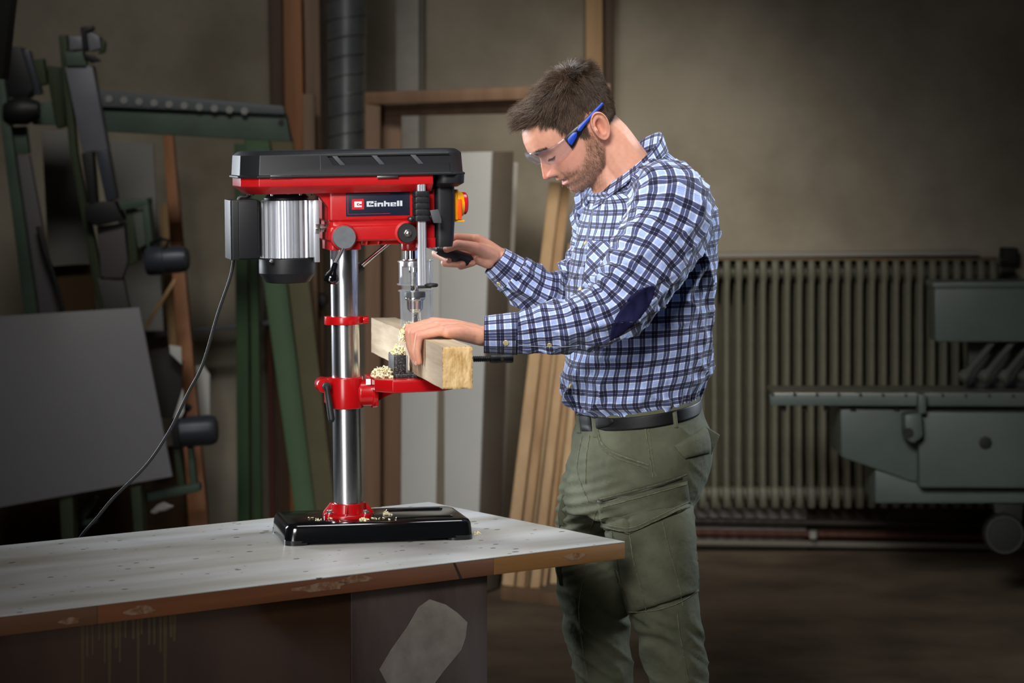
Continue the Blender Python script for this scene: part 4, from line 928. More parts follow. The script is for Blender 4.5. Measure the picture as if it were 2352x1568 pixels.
# ------------------------------------------------------------------ shavings
M['shaving'] = mat('fresh_wood_shavings', srgb(250, 238, 188), .7, 0, srgb(253, 247, 218), 60)
def curls(n, cen, ext, size=(.004, .009), seed=1, flat=.0, shape=None):
    r = random.Random(seed); b = MB()
    for _ in range(n):
        while True:
            u, v, w = r.uniform(-1, 1), r.uniform(-1, 1), r.uniform(0, 1)
            if u * u + v * v + w * w <= 1: break
        c = Vector(cen) + Vector((u * ext[0], v * ext[1], w * ext[2]))
        if shape: c = shape(c, u, v, w)
        rad = r.uniform(*size) * .5; wd = r.uniform(.0015, .0045); turn = r.uniform(2.0, 5.5); m = 8; V = []
        for i in range(m + 1):
            t = i / m; a = turn * t; rr = rad * (1 - .4 * t)
            for s in (-1, 1): V.append((rr * math.cos(a), s * wd * .5 + t * .002, rr * math.sin(a)))
        Mx = Matrix.Translation(c) @ Matrix.Rotation(r.uniform(0, 6.3), 4, 'Z') @ Matrix.Rotation(r.uniform(0, 6.3), 4, 'X')
        b.add(V, [(2 * i, 2 * i + 1, 2 * i + 3, 2 * i + 2) for i in range(m)], Mx)
    return b
def pile(label, b): return tag(b.build('wood_shavings', M['shaving'], None, 0), label, 'shavings', None, 'stuff')
bt = lambda px, py, Y: W(px, py, Y)
def overedge(c, u, v, w): return c
c1 = beam.matrix_world @ Vector((BW_ * .42, .50, BH + .001)); 
bb = curls(900, c1, (.040, .075, .026), seed=2)
c2 = beam.matrix_world @ Vector((-.007, .535, BH - .016)); bb2 = curls(220, c2, (.008, .036, .020), seed=3)
n0 = len(bb.V); bb.V += bb2.V; bb.F += [tuple(i + n0 for i in f) for f in bb2.F]
pile('cream wood shavings heaped on the beam around the drill bit', bb)
c3 = vi.matrix_world if False else None
pv = Matrix.Translation(vi.location) @ Matrix.Rotation(R(11), 4, 'Z')
pile('cream wood shavings heaped on the top of the vice jaw', curls(260, pv @ Vector(((v0.x + jx) / 2 - .001, -.012, .047)), (.014, .022, .022), seed=4))
pile('cream wood shavings lying on the red drill table beside the vice', curls(330, pv @ Vector((v0.x - .018, -.005, .001)), (.026, .042, .02), seed=5))
pile('few small wood flakes scattered on the black drill base', curls(34, DO + Matrix.Rotation(DA, 4, 'Z') @ Vector((.0, -.06, .0445)), (.11, .03, .001), (.002, .006), seed=6))
pile('crumpled shaving lying on the base at the column foot', curls(26, DO + Matrix.Rotation(DA, 4, 'Z') @ Vector((.02, -.078, .0445)), (.010, .006, .004), (.003, .007), seed=8))
pile('curled shaving standing on the base right of the column', curls(22, DO + Matrix.Rotation(DA, 4, 'Z') @ Vector((.082, -.01, .0445)), (.008, .006, .006), (.004, .009), seed=9))
pile('tiny wood flakes lying on the white bench right of the base', curls(20, W(1092, 1226, 4915.7 / 906), (.012, .02, .002), (.002, .006), seed=10))
# ------------------------------------------------------------------ the man
P0 = Vector((.27, 5.6, 0)); TM = Matrix.Translation(-P0)
man = thing('person', 'man in blue plaid shirt and olive cargo trousers leaning over the drill press', 'person', P0)
def vcol_mat(name, rough, sss=.0, bump=0, bscale=300, spec=.5):
    m, nt, b = newmat(name); a = node(nt, 'ShaderNodeVertexColor'); a.layer_name = 'Col'
    nt.links.new(a.outputs[0], b.inputs['Base Color']); b.inputs['Roughness'].default_value = rough; b.inputs['Specular IOR Level'].default_value = spec
    if sss:
        b.inputs['Subsurface Weight'].default_value = sss; b.inputs['Subsurface Radius'].default_value = (1, .35, .2); b.inputs['Subsurface Scale'].default_value = .006
    if bump:
        tc = node(nt, 'ShaderNodeTexCoord'); n = node(nt, 'ShaderNodeTexNoise'); n.inputs['Scale'].default_value = bscale; n.inputs['Detail'].default_value = 4
        nt.links.new(tc.outputs['Object'], n.inputs[0]); bp = node(nt, 'ShaderNodeBump'); bp.inputs['Strength'].default_value = bump; bp.inputs['Distance'].default_value = .001
        nt.links.new(n.outputs[0], bp.inputs['Height']); nt.links.new(bp.outputs[0], b.inputs['Normal'])
    return m
M['skin'] = vcol_mat('skin', .48, .18, .25, 420, .35)
def setcol(me, rgb):
    a = me.color_attributes.new('Col', 'FLOAT_COLOR', 'POINT')
    c = np.ones((len(me.vertices), 4), np.float32); c[:, :3] = rgb; a.data.foreach_set('color', c.ravel())
def plaid_mat():
    m, nt, b = newmat('blue_plaid_cotton'); L = nt.links.new; b.inputs['Roughness'].default_value = .85; b.inputs['Specular IOR Level'].default_value = .2
    uv = node(nt, 'ShaderNodeUVMap'); uv.uv_map = 'UVMap'; sp_ = node(nt, 'ShaderNodeSeparateXYZ'); L(uv.outputs[0], sp_.inputs[0])
    lt = (.65, .71, .87, 1); cre = (.80, .81, .84, 1); nv = (.10, .105, .18, 1); wh = (.82, .86, 1, 1); bl = (.34, .46, .80, 1)
    outs = []
    for ax, per in ((0, .0286), (1, .0300)):
        d_ = node(nt, 'ShaderNodeMath', operation='DIVIDE'); d_.inputs[1].default_value = per; L(sp_.outputs[ax], d_.inputs[0])
        f_ = node(nt, 'ShaderNodeMath', operation='FRACT'); L(d_.outputs[0], f_.inputs[0])
        cr = node(nt, 'ShaderNodeValToRGB'); cr.color_ramp.interpolation = 'CONSTANT'; E_ = cr.color_ramp.elements
        seq = [(0, nv), (.22, wh), (.25, nv), (.47, cre), (.56, lt), (.60, bl), (.62, lt), (.67, bl), (.69, lt), (.74, bl), (.76, lt), (.81, bl), (.83, lt), (.87, bl), (.885, lt), (.91, cre)]
        E_[0].position = 0; E_[0].color = nv; E_[1].position = seq[1][0]; E_[1].color = seq[1][1]
        for p_, c_ in seq[2:]:
            e = E_.new(p_); e.color = c_
        L(f_.outputs[0], cr.inputs[0]); outs.append(cr)
    mu = node(nt, 'ShaderNodeMix', data_type='RGBA', blend_type='MULTIPLY'); mu.inputs[0].default_value = 1
    L(outs[0].outputs[0], mu.inputs[6]); L(outs[1].outputs[0], mu.inputs[7]); L(mu.outputs[2], b.inputs['Base Color'])
    n = node(nt, 'ShaderNodeTexNoise'); n.inputs['Scale'].default_value = 24; n.inputs['Detail'].default_value = 6; n.inputs['Distortion'].default_value = .8; tc = node(nt, 'ShaderNodeTexCoord'); L(tc.outputs['Object'], n.inputs[0])
    bp = node(nt, 'ShaderNodeBump'); bp.inputs['Strength'].default_value = .55; bp.inputs['Distance'].default_value = .012; L(n.outputs[0], bp.inputs['Height']); L(bp.outputs[0], b.inputs['Normal'])
    b.inputs['Sheen Weight'].default_value = .15
    return m
M['plaid'] = plaid_mat()
M['navy_patch'] = mat('navy_cotton_patch', srgb(26, 26, 62), .8, bump=.2, bscale=500, spec=.2)
M['stitch'] = mat('pale_blue_stitching', srgb(150, 158, 184), .9)
M['inner_navy'] = mat('navy_cuff_lining', srgb(16, 17, 34), .9)
M['olive'] = mat('olive_washed_cotton', srgb(74, 76, 60), .85, 0, srgb(98, 100, 82), 7, bump=.45, bscale=34, spec=.2, dist=.008)
M['olive_seam'] = mat('olive_stitching', srgb(112, 112, 90), .9, 0, srgb(76, 78, 60), 160)
M['olive_dk'] = mat('dark_olive_tape', srgb(60, 62, 46), .9)  # darker olive cloth of the zip tape
M['leather'] = mat('black_leather', srgb(17, 16, 17), .5, bump=.15, bscale=500, spec=.3)
M['brass'] = mat('horn_button', srgb(176, 158, 104), .35, .1, srgb(206, 192, 146), 200)
M['steel_dark'] = mat('dark_zip_metal', srgb(60, 58, 52), .4, .7)

# ---- noise from sines (vectorised)
def fs(Pn, seed, n=7):
    r = np.random.default_rng(seed); out = np.zeros(len(Pn))
    for _ in range(n):
        k = r.normal(size=3); k /= np.linalg.norm(k); k *= r.uniform(.6, 1.6); out += np.sin(Pn @ k * 2 * np.pi + r.uniform(0, 6.28))
    return out / math.sqrt(n)
def ridge(Pn, seed): return np.exp(-np.abs(fs(Pn, seed)) * 2.2)
def facing(phi): # unit vectors of a body turned phi degrees towards the camera from -x
    return np.array((-math.cos(R(phi)), -math.sin(R(phi)), 0)), np.array((math.sin(R(phi)), -math.cos(R(phi)), 0))
fB, lB = facing(20); UP = np.array((0, 0, 1.))
def Wn(px, py, Y): return np.array(W(px, py, Y))
def ringrows(rows, Yc, n):
    "rows: front/back outline pixels and half width -> centre, front axis, half depths"
    out = []
    for Fx, Fy, Bx, By, b in rows:
        f = Wn(Fx, Fy, Yc); k = Wn(Bx, By, Yc); c = (f + k) / 2; hw = np.linalg.norm(f - k) / 2
        a = math.sqrt(max(hw ** 2 - (b * .342) ** 2, .0004)) / .94; sl = (f[2] - k[2]) / (2 * hw)
        out.append(np.concatenate([c, [a, b, sl]]))
    return crom(out, n)
def body_loft(rows, Yc, nv, nu, expo=.92):
    rr = ringrows(rows, Yc, nv); th = np.linspace(0, 2 * np.pi, nu, endpoint=False); V = np.zeros((nv, nu, 3)); NR = np.zeros((nv, nu, 3)); UV = np.zeros((nv, nu, 2)); v_ = 0
    cs = np.sign(np.cos(th)) * np.abs(np.cos(th)) ** expo; sn = np.sign(np.sin(th)) * np.abs(np.sin(th)) ** expo
    for i in range(nv):
        c = rr[i, :3]; a, b, sl = rr[i, 3:]; fa = fB * math.sqrt(max(0, 1 - sl * sl)) + UP * sl
        V[i] = c + np.outer(cs * a, fa) + np.outer(sn * b, lB)
        nn = np.outer(np.cos(th) / a, fa) + np.outer(np.sin(th) / b, lB); NR[i] = nn / np.linalg.norm(nn, axis=1)[:, None]
        if i: v_ += np.linalg.norm(rr[i, :3] - rr[i - 1, :3])
        UV[i, :, 0] = th / (2 * np.pi) * 1.088; UV[i, :, 1] = v_
    return V, NR, UV
def tube_loft(rows, nv, nu, circ, ref=None):
    "rows: px, py, Y, r"
    P_ = np.array([np.concatenate([Wn(*r[:3]), [r[3]]]) for r in rows]); C = crom(P_, nv)
    T = np.gradient(C[:, :3], axis=0); T /= np.linalg.norm(T, axis=1)[:, None]
    N = np.array(ref if ref is not None else (0, -1, 0.)); V = np.zeros((nv, nu, 3)); NR = np.zeros((nv, nu, 3)); UV = np.zeros((nv, nu, 2)); th = np.linspace(0, 2 * np.pi, nu, endpoint=False); v_ = 0
    for i in range(nv):
        N = N - T[i] * N.dot(T[i]); N /= np.linalg.norm(N); B = np.cross(T[i], N)
        d = np.outer(np.cos(th), N) + np.outer(np.sin(th), B); V[i] = C[i, :3] + d * C[i, 3]; NR[i] = d
        if i: v_ += np.linalg.norm(C[i, :3] - C[i - 1, :3])
        UV[i, :, 0] = th / (2 * np.pi) * circ; UV[i, :, 1] = v_
    return V, NR, UV
def gridmesh(name, V, UV, m_, parent, closed_u=True, cap=False, solid_=0):
    nv, nu = V.shape[:2]
    if closed_u:      # duplicate the seam column so that the pattern does not smear
        V = np.concatenate([V, V[:, :1]], 1)
        if UV is not None:
            c = UV[:, :1].copy(); c[..., 0] += (UV[:, 1:2, 0] - UV[:, 0:1, 0]) * nu; UV = np.concatenate([UV, c], 1)
        nu += 1
    Fc = [(i * nu + k, i * nu + k + 1, (i + 1) * nu + k + 1, (i + 1) * nu + k) for i in range(nv - 1) for k in range(nu - 1)]
    if cap: Fc += [tuple(range(nu))[::-1], tuple(range((nv - 1) * nu, nv * nu))]
    o = newmesh(name, V.reshape(-1, 3), Fc, m_, parent, True, None if UV is None else UV.reshape(-1, 2), autos=0, M=TM)
    if closed_u:
        me = o.data; nrm = None
    if solid_:
        md = o.modifiers.new('thick', 'SOLIDIFY'); md.thickness = solid_; md.offset = -1
    return o
def evald(o):
    bpy.context.view_layer.update(); dg_ = bpy.context.evaluated_depsgraph_get(); me = bpy.data.meshes.new_from_object(o.evaluated_get(dg_)); return me
def remeshed(V, Fc, vox, smooth_it, fac=.5):
    o = newmesh('tmp', V, Fc, None, None, False); bm = bmesh.new(); bm.from_mesh(o.data); bmesh.ops.recalc_face_normals(bm, faces=bm.faces); bm.to_mesh(o.data); bm.free()
    md = o.modifiers.new('r', 'REMESH'); md.mode = 'VOXEL'; md.voxel_size = vox
    if smooth_it: s_ = o.modifiers.new('s', 'SMOOTH'); s_.iterations = smooth_it; s_.factor = fac
    me = evald(o); old = o.data; bpy.data.objects.remove(o); bpy.data.meshes.remove(old); return me
def mverts(me):
    a = np.empty(len(me.vertices) * 3, np.float64); me.vertices.foreach_get('co', a); return a.reshape(-1, 3)
def mnorms(me):
    a = np.empty(len(me.vertices) * 3, np.float32); me.vertices.foreach_get('normal', a); return a.reshape(-1, 3).astype(float)
def capsule(b, p0, p1, r0, r1, n=14):
    p0 = Vector(p0); p1 = Vector(p1); d = p1 - p0; L_ = max(d.length, 1e-5)
    Mx = Matrix.Translation(p0) @ d.to_track_quat('Z', 'Y').to_matrix().to_4x4(); prof = []
    for a in np.linspace(-90, 0, 6): prof.append((max(r0 * math.cos(R(a)), 1e-5), r0 * math.sin(R(a))))
    for a in np.linspace(0, 90, 6): prof.append((max(r1 * math.cos(R(a)), 1e-5), L_ + r1 * math.sin(R(a))))
    b.lathe(prof, n, Mx)
def chain(b, pts, rr, n=14):
    for i in range(len(pts) - 1): capsule(b, pts[i], pts[i + 1], rr[i], rr[i + 1], n)

# ---- head, built in its own axes: f forward, s to his left, u up, origin between the ear canals
HO = np.array((.165, 5.579, 1.620)); TH = R(39.5); fh2, lh = facing(15)
hF = fh2 * math.cos(TH) - UP * math.sin(TH); hU = fh2 * math.sin(TH) + UP * math.cos(TH); hS = lh
def head2world(q): return HO + q[..., 0:1] * hF + q[..., 1:2] * hS + q[..., 2:3] * hU
def world2head(P): d = P - HO; return np.stack([d @ hF, d @ hS, d @ hU], -1)
HT = np.array([  # u, front, back, half width, centre of width
 (.1335, .004, -.022, .006, -.010), (.131, .030, -.048, .026, -.010), (.125, .056, -.064, .044, -.008), (.112, .088, -.078, .060, -.004), (.10, .106, -.084, .067, 0), (.085, .1195, -.0875, .0725, .004), (.07, .1275, -.089, .075, .006),
 (.055, .1315, -.088, .0760, .008), (.045, .1318, -.087, .0755, .010), (.034, .1275, -.084, .0745, .012), (.022, .1205, -.080, .0735, .014), (.008, .1180, -.073, .0725, .016), (-.006, .1170, -.062, .0710, .020),
 (-.018, .1175, -.05, .069, .024), (-.030, .1190, -.035, .0665, .028), (-.0395, .1195, -.022, .064, .030), (-.048, .1135, -.012, .0615, .032), (-.056, .1150, -.006, .058, .034), (-.065, .1100, .0, .053, .036),
 (-.076, .1105, .012, .045, .042), (-.085, .1065, .024, .036, .048), (-.092, .098, .036, .026, .056), (-.0955, .086, .05, .012, .064)])[::-1]
uu = np.linspace(HT[0, 0], HT[-1, 0], 500); HTI = np.stack([np.interp(uu, HT[:, 0], HT[:, k]) for k in range(1, 5)], 1)
ker = np.hanning(17); ker /= ker.sum()
HS_ = np.stack([np.convolve(np.pad(HTI[:, k], 8, 'edge'), ker, 'valid') for k in range(4)], 1)
g = lambda x, w: np.exp(-(x / w) ** 2)
def head_pt(u, th):
    c = [np.interp(u, uu, HS_[:, k]) for k in range(4)]; ff, fb, w, fc = c; co, si = np.cos(th), np.sin(th)
    ex_f = np.interp(u, [-.09, -.04, .0, .06, .13], [.85, .80, .74, .82, 1.0])
    f = np.where(co >= 0, fc + (ff - fc) * np.abs(co) ** ex_f, fc - (fc - fb) * np.abs(co) ** .95); s = w * np.sign(si) * np.abs(si) ** np.where(co >= 0, ex_f + .12, .95)
    fr = np.clip((f - fc) / np.maximum(ff - fc, .01), 0, 1); a = np.abs(s)
    ns = np.interp(u, [-.034, -.0295, -.025, -.020, -.014, -.005, .005, .014, .024], [0, .005, .020, .0275, .0268, .0215, .0155, .0085, 0]); nw = np.interp(u, [-.03, -.02, -.01, .01, .03], [.0125, .0115, .0098, .0080, .0075])
    d = ns * np.exp(-(a / nw) ** 2.0) * (co > 0)
    d += .0135 * g(a - .0150, .0065) * g(u + .0180, .0085) * (co > 0)          # nostril wings
    d -= .0105 * g(a - .033, .015) * g(u - .021, .012) * fr                      # eye sockets
    d += .0050 * g(a - .034, .0105) * g(u - .0185, .0095) * fr                  # lids over the eyeballs
    d += .0035 * g(a - .03, .02) * g(u - .041, .009) * fr                        # brow ridge
    d += .0045 * g(a - .048, .018) * g(u + .006, .016) * fr                      # cheek bones
    d -= .0040 * g(a - .05, .016) * g(u + .042, .014) * fr                       # hollow cheeks
    d -= .0030 * g(a - .027, .006) * g(u + .034, .012) * fr                      # nasolabial fold
    d += .0048 * g(a, .019) * (g(u + .0405, .0042) + 1.0 * g(u + .0560, .0048)) * (co > 0)
    d -= .0055 * g(a, .024) * g(u + .048, .0024) * (co > 0)                       # mouth line
    d += .003 * g(a, .014) * g(u + .079, .009) * (co > 0)
    f = f + d * np.clip(co * 1.6, 0, 1)
    return np.stack([f, s, u], -1)
nu_, nv_ = 150, 190
us = np.linspace(HT[0, 0], HT[-1, 0], nv_); ths = np.linspace(0, 2 * np.pi, nu_, endpoint=False)
UU, TT = np.meshgrid(us, ths, indexing='ij'); HP = head2world(head_pt(UU, TT))
bod = MB()
V = [tuple(p) for p in HP.reshape(-1, 3)]; Fc = [(i * nu_ + k, i * nu_ + (k + 1) % nu_, (i + 1) * nu_ + (k + 1) % nu_, (i + 1) * nu_ + k) for i in range(nv_ - 1) for k in range(nu_)] + [tuple(range(nu_))[::-1], tuple(range((nv_ - 1) * nu_, nv_ * nu_))]
bod.add(V, Fc)
# ears
def ear(side):
    nr, na = 22, 44; V = []; a_, b_ = .0195, .032
    for layer in (0, 1):
        for i in range(nr + 1):
            r = i / nr
            for k in range(na):
                t = 2 * math.pi * k / na
                x = -math.cos(t) * a_ * r * (1 + .12 * math.sin(t)); y = math.sin(t) * b_ * r          # x forward(-)/back, y up
                lobe = max(0, -math.sin(t))
                h = .0045 * g(r - .93, .10) * (1 - .7 * lobe) + .0038 * g(r - .60, .13) * (.3 + .7 * (math.cos(t) > -.3)) * (1 - .4 * lobe) - .0062 * g(r - .12, .30) - .0030 * g(r - .78, .08) * (1 - lobe)
                h += .004 * g(x + .012, .004) * g(y + .002, .006)                                     # tragus
                h = h * 1.5 + .0020 * r
                if layer: h = -.0125 + .004 * r
                back = .010 + (.0125 - x) * 0
                f = -.006 - x * 0 + (-x) * 0; f = -.008 + (math.cos(t) * a_ * r * (1 + .12 * math.sin(t))) * .97
                f += -.18 * y
                out = .0800 + h + .30 * max(0, -(f + .008) + .008)
                V.append((f, side * out, .004 + y))
    n1 = (nr + 1) * na; Fc = []
    for i in range(nr):
        for k in range(na):
            q_ = (i * na + k, i * na + (k + 1) % na, (i + 1) * na + (k + 1) % na, (i + 1) * na + k); Fc.append(q_); Fc.append(tuple(n1 + j for j in q_)[::-1])
    for k in range(na): Fc.append((nr * na + k, nr * na + (k + 1) % na, n1 + nr * na + (k + 1) % na, n1 + nr * na + k))
    return head2world(np.array(V)), Fc
for sd in (1, -1):
    eV, eF = ear(sd); bod.add([tuple(p) for p in eV], eF)
# neck, hidden core of the trunk and limbs
hw_ = lambda f, s, u: Vector(head2world(np.array([[f, s, u]]))[0])
chain(bod, [hw_(-.012, 0, .0), W(1400, 330, 5.585), W(1436, 385, 5.59), W(1470, 450, 5.6)], [.055, .0545, .058, .07], 20)
chain(bod, [W(1388, 372, 5.585), W(1400, 410, 5.587), W(1430, 460, 5.59)], [.042, .046, .06], 18)
for sd in (1, -1): chain(bod, [hw_(-.02, sd * .04, -.02), hw_(.035, sd * .012, -.095) + Vector((.045, 0, -.02))], [.016, .012], 12)
chain(bod, [W(1470, 450, 5.6), W(1478, 600, 5.6), W(1470, 800, 5.6), W(1468, 1000, 5.6), W(1465, 1080, 5.6)], [.07, .09, .09, .09, .08], 20)
LS = [W(1500, 455, 5.48), W(1535, 490, 5.42), W(1475, 620, 5.34), W(1405, 722, 5.305), W(1290, 750, 5.29), W(1180, 763, 5.283)]
chain(bod, [W(1470, 450, 5.6)] + LS, [.06, .05, .05, .045, .04, .036, .028], 16)
RS = [W(1420, 470, 5.74), W(1390, 560, 5.79), W(1310, 690, 5.76), W(1220, 655, 5.72), W(1172, 620, 5.708)]
chain(bod, [W(1470, 450, 5.6)] + RS, [.06, .05, .045, .04, .030, .022], 16)
LEGN = [W(1475, 1090, 5.53), W(1515, 1320, 5.50), W(1545, 1480, 5.50), W(1590, 1960, 5.56)]
LEGF = [W(1395, 1090, 5.68), W(1360, 1300, 5.72), W(1372, 1480, 5.73), W(1415, 1930, 5.77)]
chain(bod, [W(1465, 1080, 5.6)] + LEGN, [.08, .07, .06, .05, .035], 16); chain(bod, [W(1465, 1080, 5.6)] + LEGF, [.08, .07, .06, .05, .035], 16)
# left hand lying over the beam
a_b = Vector(bd); n_b = -Vector(brg)
def bpt(s, n, z): return beam_o + a_b * s + n_b * n + Vector((0, 0, z))
beam_o = Vector(bl0) + Vector(bup) * BH
wr = W(1108, 770, 5.285)
FG = [  # along the beam, then (out, up) of knuckle, middle joints and tip
 (.256, [(-.034, .017), (.010, .008), (.0145, -.023), (.0105, -.046)], [.0104, .0090, .0080, .0070]),
 (.284, [(-.029, .025), (.0200, .012), (.0170, -.024), (.0105, -.046)], [.0116, .0096, .0085, .0075]),
 (.309, [(-.026, .030), (.0235, .015), (.0185, -.022), (.0110, -.044)], [.0120, .0100, .0088, .0078]),
 (.336, [(-.029, .029), (.0210, .018), (.0175, -.018), (.0110, -.038)], [.0118, .0098, .0086, .0076])]
fing = []
for s, pts, rr in FG:
    P_ = [bpt(s + (.002 * i), n, z) for i, (n, z) in enumerate(pts)]; fing.append(P_); chain(bod, P_, rr)
    base = wr.lerp(P_[0], .12) + (P_[0] - bpt(.295, -.03, .024)) * .35
    chain(bod, [base, wr.lerp(P_[0], .55) + Vector((0, 0, .004)), P_[0]], [.0185, .0155, rr[0] * 1.08])
chain(bod, [wr + Vector((.0, -.010, -.004)), bpt(.268, -.07, .012), fing[0][0] + Vector((.012, 0, -.004))], [.018, .015, .011])
chain(bod, [wr + Vector((.004, .012, -.004)), bpt(.325, -.075, .014), bpt(.352, -.045, .016), bpt(.372, -.022, .012), bpt(.385, -.002, .008)], [.018, .017, .0125, .0108, .0085])   # thumb along the far side
for dy in (-.013, .0, .013): chain(bod, [wr + Vector((0, dy, 0)), W(1180, 763, 5.283) + Vector((0, dy * 1.1, 0))], [.0195, .024])
for (i0, i1) in ((0, 1), (1, 2), (2, 3)): chain(bod, [fing[i0][0].lerp(fing[i1][0], .5) + Vector((.016, 0, -.003)), wr.lerp(fing[i0][0].lerp(fing[i1][0], .5), .3)], [.0125, .018])
# right hand on the feed grip
wR = W(1150, 590, 5.70)
def hp(*c): return [W(*p) for p in c]
for dy in ((-.011, -.004), (0, 0), (.011, .002)): chain(bod, [wR + Vector((0, dy[0], dy[1])), W(1178, 622, 5.708) + Vector((0, dy[0], 0))], [.0185, .0200])
RH = {'thumb': (hp((1132, 588, 5.675), (1092, 568, 5.628), (1052, 561, 5.612), (1026, 572, 5.606)), [.017, .0125, .0105, .0082]),
      'index': (hp((1096, 550, 5.685), (1052, 545, 5.70), (1018, 553, 5.70), (1003, 570, 5.69)), [.0118, .0100, .0090, .008]),
      'middle': (hp((1090, 566, 5.70), (1022, 566, 5.702), (1001, 581, 5.66), (1030, 597, 5.622)), [.0120, .0105, .0096, .0082]),
      'ring': (hp((1092, 582, 5.70), (1030, 590, 5.695), (1022, 603, 5.655), (1062, 607, 5.622)), [.0116, .0102, .0094, .0082]),
      'little': (hp((1098, 596, 5.69), (1060, 607, 5.685), (1058, 611, 5.655), (1086, 604, 5.632)), [.0104, .0090, .0084, .0074])}
for k, (pts, rr) in RH.items():
    chain(bod, pts, rr)
    if k != 'thumb': chain(bod, [wR.lerp(pts[0], .1), wR.lerp(pts[0], .55), pts[0]], [.0185, .017, rr[0] * 1.1])
chain(bod, [wR, W(1118, 583, 5.672), W(1095, 572, 5.66)], [.019, .0185, .014])
chain(bod, [W(1120, 600, 5.67), W(1100, 596, 5.66)], [.0165, .0125])
bme = remeshed(bod.V, bod.F, .0021, 3, .5)
P_ = mverts(bme); q_ = world2head(P_)
f_, s_, u_ = q_.T; a_ = np.abs(s_)
def lin(*c): return np.array(srgb(*c)[:3])
col = np.tile(lin(206, 150, 126), (len(P_), 1)); nz = fs(P_ * 60, 11) * .5 + fs(P_ * 150, 12) * .3
col *= (1 + .06 * nz)[:, None]
inhead = (np.linalg.norm(q_ - np.array((.02, 0, .02)), axis=1) < .19)
def blend(w, c):
    global col
    w = np.clip(w, 0, 1)[:, None]; col = col * (1 - w) + np.array(c) * w
blend(inhead * .55 * g(f_ - .138, .02) * g(u_ + .016, .016) * g(a_, .022), lin(206, 112, 100))       # nose
blend(inhead * .35 * g(a_ - .05, .02) * g(u_ + .008, .018) * (f_ > .05), lin(205, 126, 108))          # cheeks
blend(inhead * .40 * g(a_ - .08, .012) * g(f_ + .012, .03) * (u_ > -.035) * (u_ < .045), lin(204, 124, 104))
def beard_mask(f, s, u):
    a = np.abs(s)
    top = np.interp(f, [-.012, .012, .024, .036, .05, .075, .092, .10, .112, .13], [-.05, .035, .032, .004, -.022, -.040, -.036, -.030, -.0290, -.029])
    back = np.interp(u, [-.1, -.07, -.045, -.01, .04], [.050, .028, .012, .012, .016])
    m = 1 / (1 + np.exp(-(top - u) / .0032)) * (1 / (1 + np.exp(-(f - back) / .003)))
    lips = g(u + .048, .0095) * (a < .024) * (f > .09); soul = g(a - .018, .008) * g(u + .064, .008) * (f > .09)
    nose = (u > -.0275) * (f > .10)
    lowend = 1 / (1 + np.exp(-(u + .115) / .004))
    return np.clip(m * (1 - lips) * (1 - .6 * soul) * (1 - nose) * lowend * (f < .135), 0, 1)
bm_k = beard_mask(f_, s_, u_) * inhead
blend(bm_k * .52 * (.8 + .35 * fs(P_ * 220, 5)), lin(108, 78, 58))
blend(inhead * g(u_ + .0475, .0026) * g(a_, .020) * (f_ > .10), lin(92, 44, 42))
blend(.75 * inhead * (g(u_ + .0535, .0035) + .6 * g(u_ + .043, .0025)) * g(a_, .015) * (f_ > .108), lin(190, 112, 104))
def hair_low(f, u_side=True):
    return np.interp(f, [-.1, -.07, -.05, -.034, -.028, -.012, .004, .010, .022, .036, .044, .058, .064, .074, .088, .105, .125], [-.026, -.024, -.016, -.012, .016, .042, .042, .030, -.004, .004, .020, .034, .050, .077, .090, .095, .098])
hm = inhead * (1 / (1 + np.exp(-(u_ - hair_low(f_)) / .0022))) * (1 - 1 / (1 + np.exp(-(a_ - .0775) / .0008)) * (u_ < .05))
blend(hm * .9, lin(58, 44, 34))
# fingers a little redder at the knuckles and tips
for pts in fing + [v[0] for v in RH.values()]:
    for j, w_ in ((1, .35), (3, .4)):
        dd_ = np.linalg.norm(P_ - np.array(pts[j]), axis=1); blend(w_ * g(dd_, .013), lin(208, 122, 104))
blend(.25 * g(np.linalg.norm(P_ - np.array(fing[1][0]), axis=1), .05), lin(214, 136, 122))
bme.transform(TM); setcol(bme, col); bme.materials.append(M['skin']); bme.polygons.foreach_set('use_smooth', [True] * len(bme.polygons))
body = bpy.data.objects.new('body', bme); COL.objects.link(body); body.parent = man
# fingernails
M['nail'] = mat('fingernail', srgb(222, 170, 152), .25)
def nail(tip, prev, face, w=.0048):
    tip = Vector(tip); d = (tip - Vector(prev)).normalized(); fc = Vector(face); fc = (fc - d * fc.dot(d)).normalized(); sd = d.cross(fc); b = MB(); V = []; 
    for i in range(6):
        for k in range(7):
            x = (k / 6 - .5) * 2; y = -.004 + .010 * i / 5; V.append(tip + sd * (x * w) + d * (y - .0035 * x * x * (i > 3)) + fc * (.0079 - .0028 * x * x))
    b.add(V, [(i * 7 + k, i * 7 + k + 1, i * 7 + k + 8, i * 7 + k + 7) for i in range(5) for k in range(6)]); return b.build('fingernail', M['nail'], man, 0, M=TM)
for i in range(4): nail(fing[i][3], fing[i][2], n_b, .0045)
nail(RH['thumb'][0][3], RH['thumb'][0][2], (-.1, -.6, .5), .0058); nail(RH['ring'][0][3], RH['ring'][0][2], (0, -1, .2)); nail(RH['middle'][0][3], RH['middle'][0][2], (0, -1, .2)); nail(RH['little'][0][3], RH['little'][0][2], (0, -1, .2), .004)

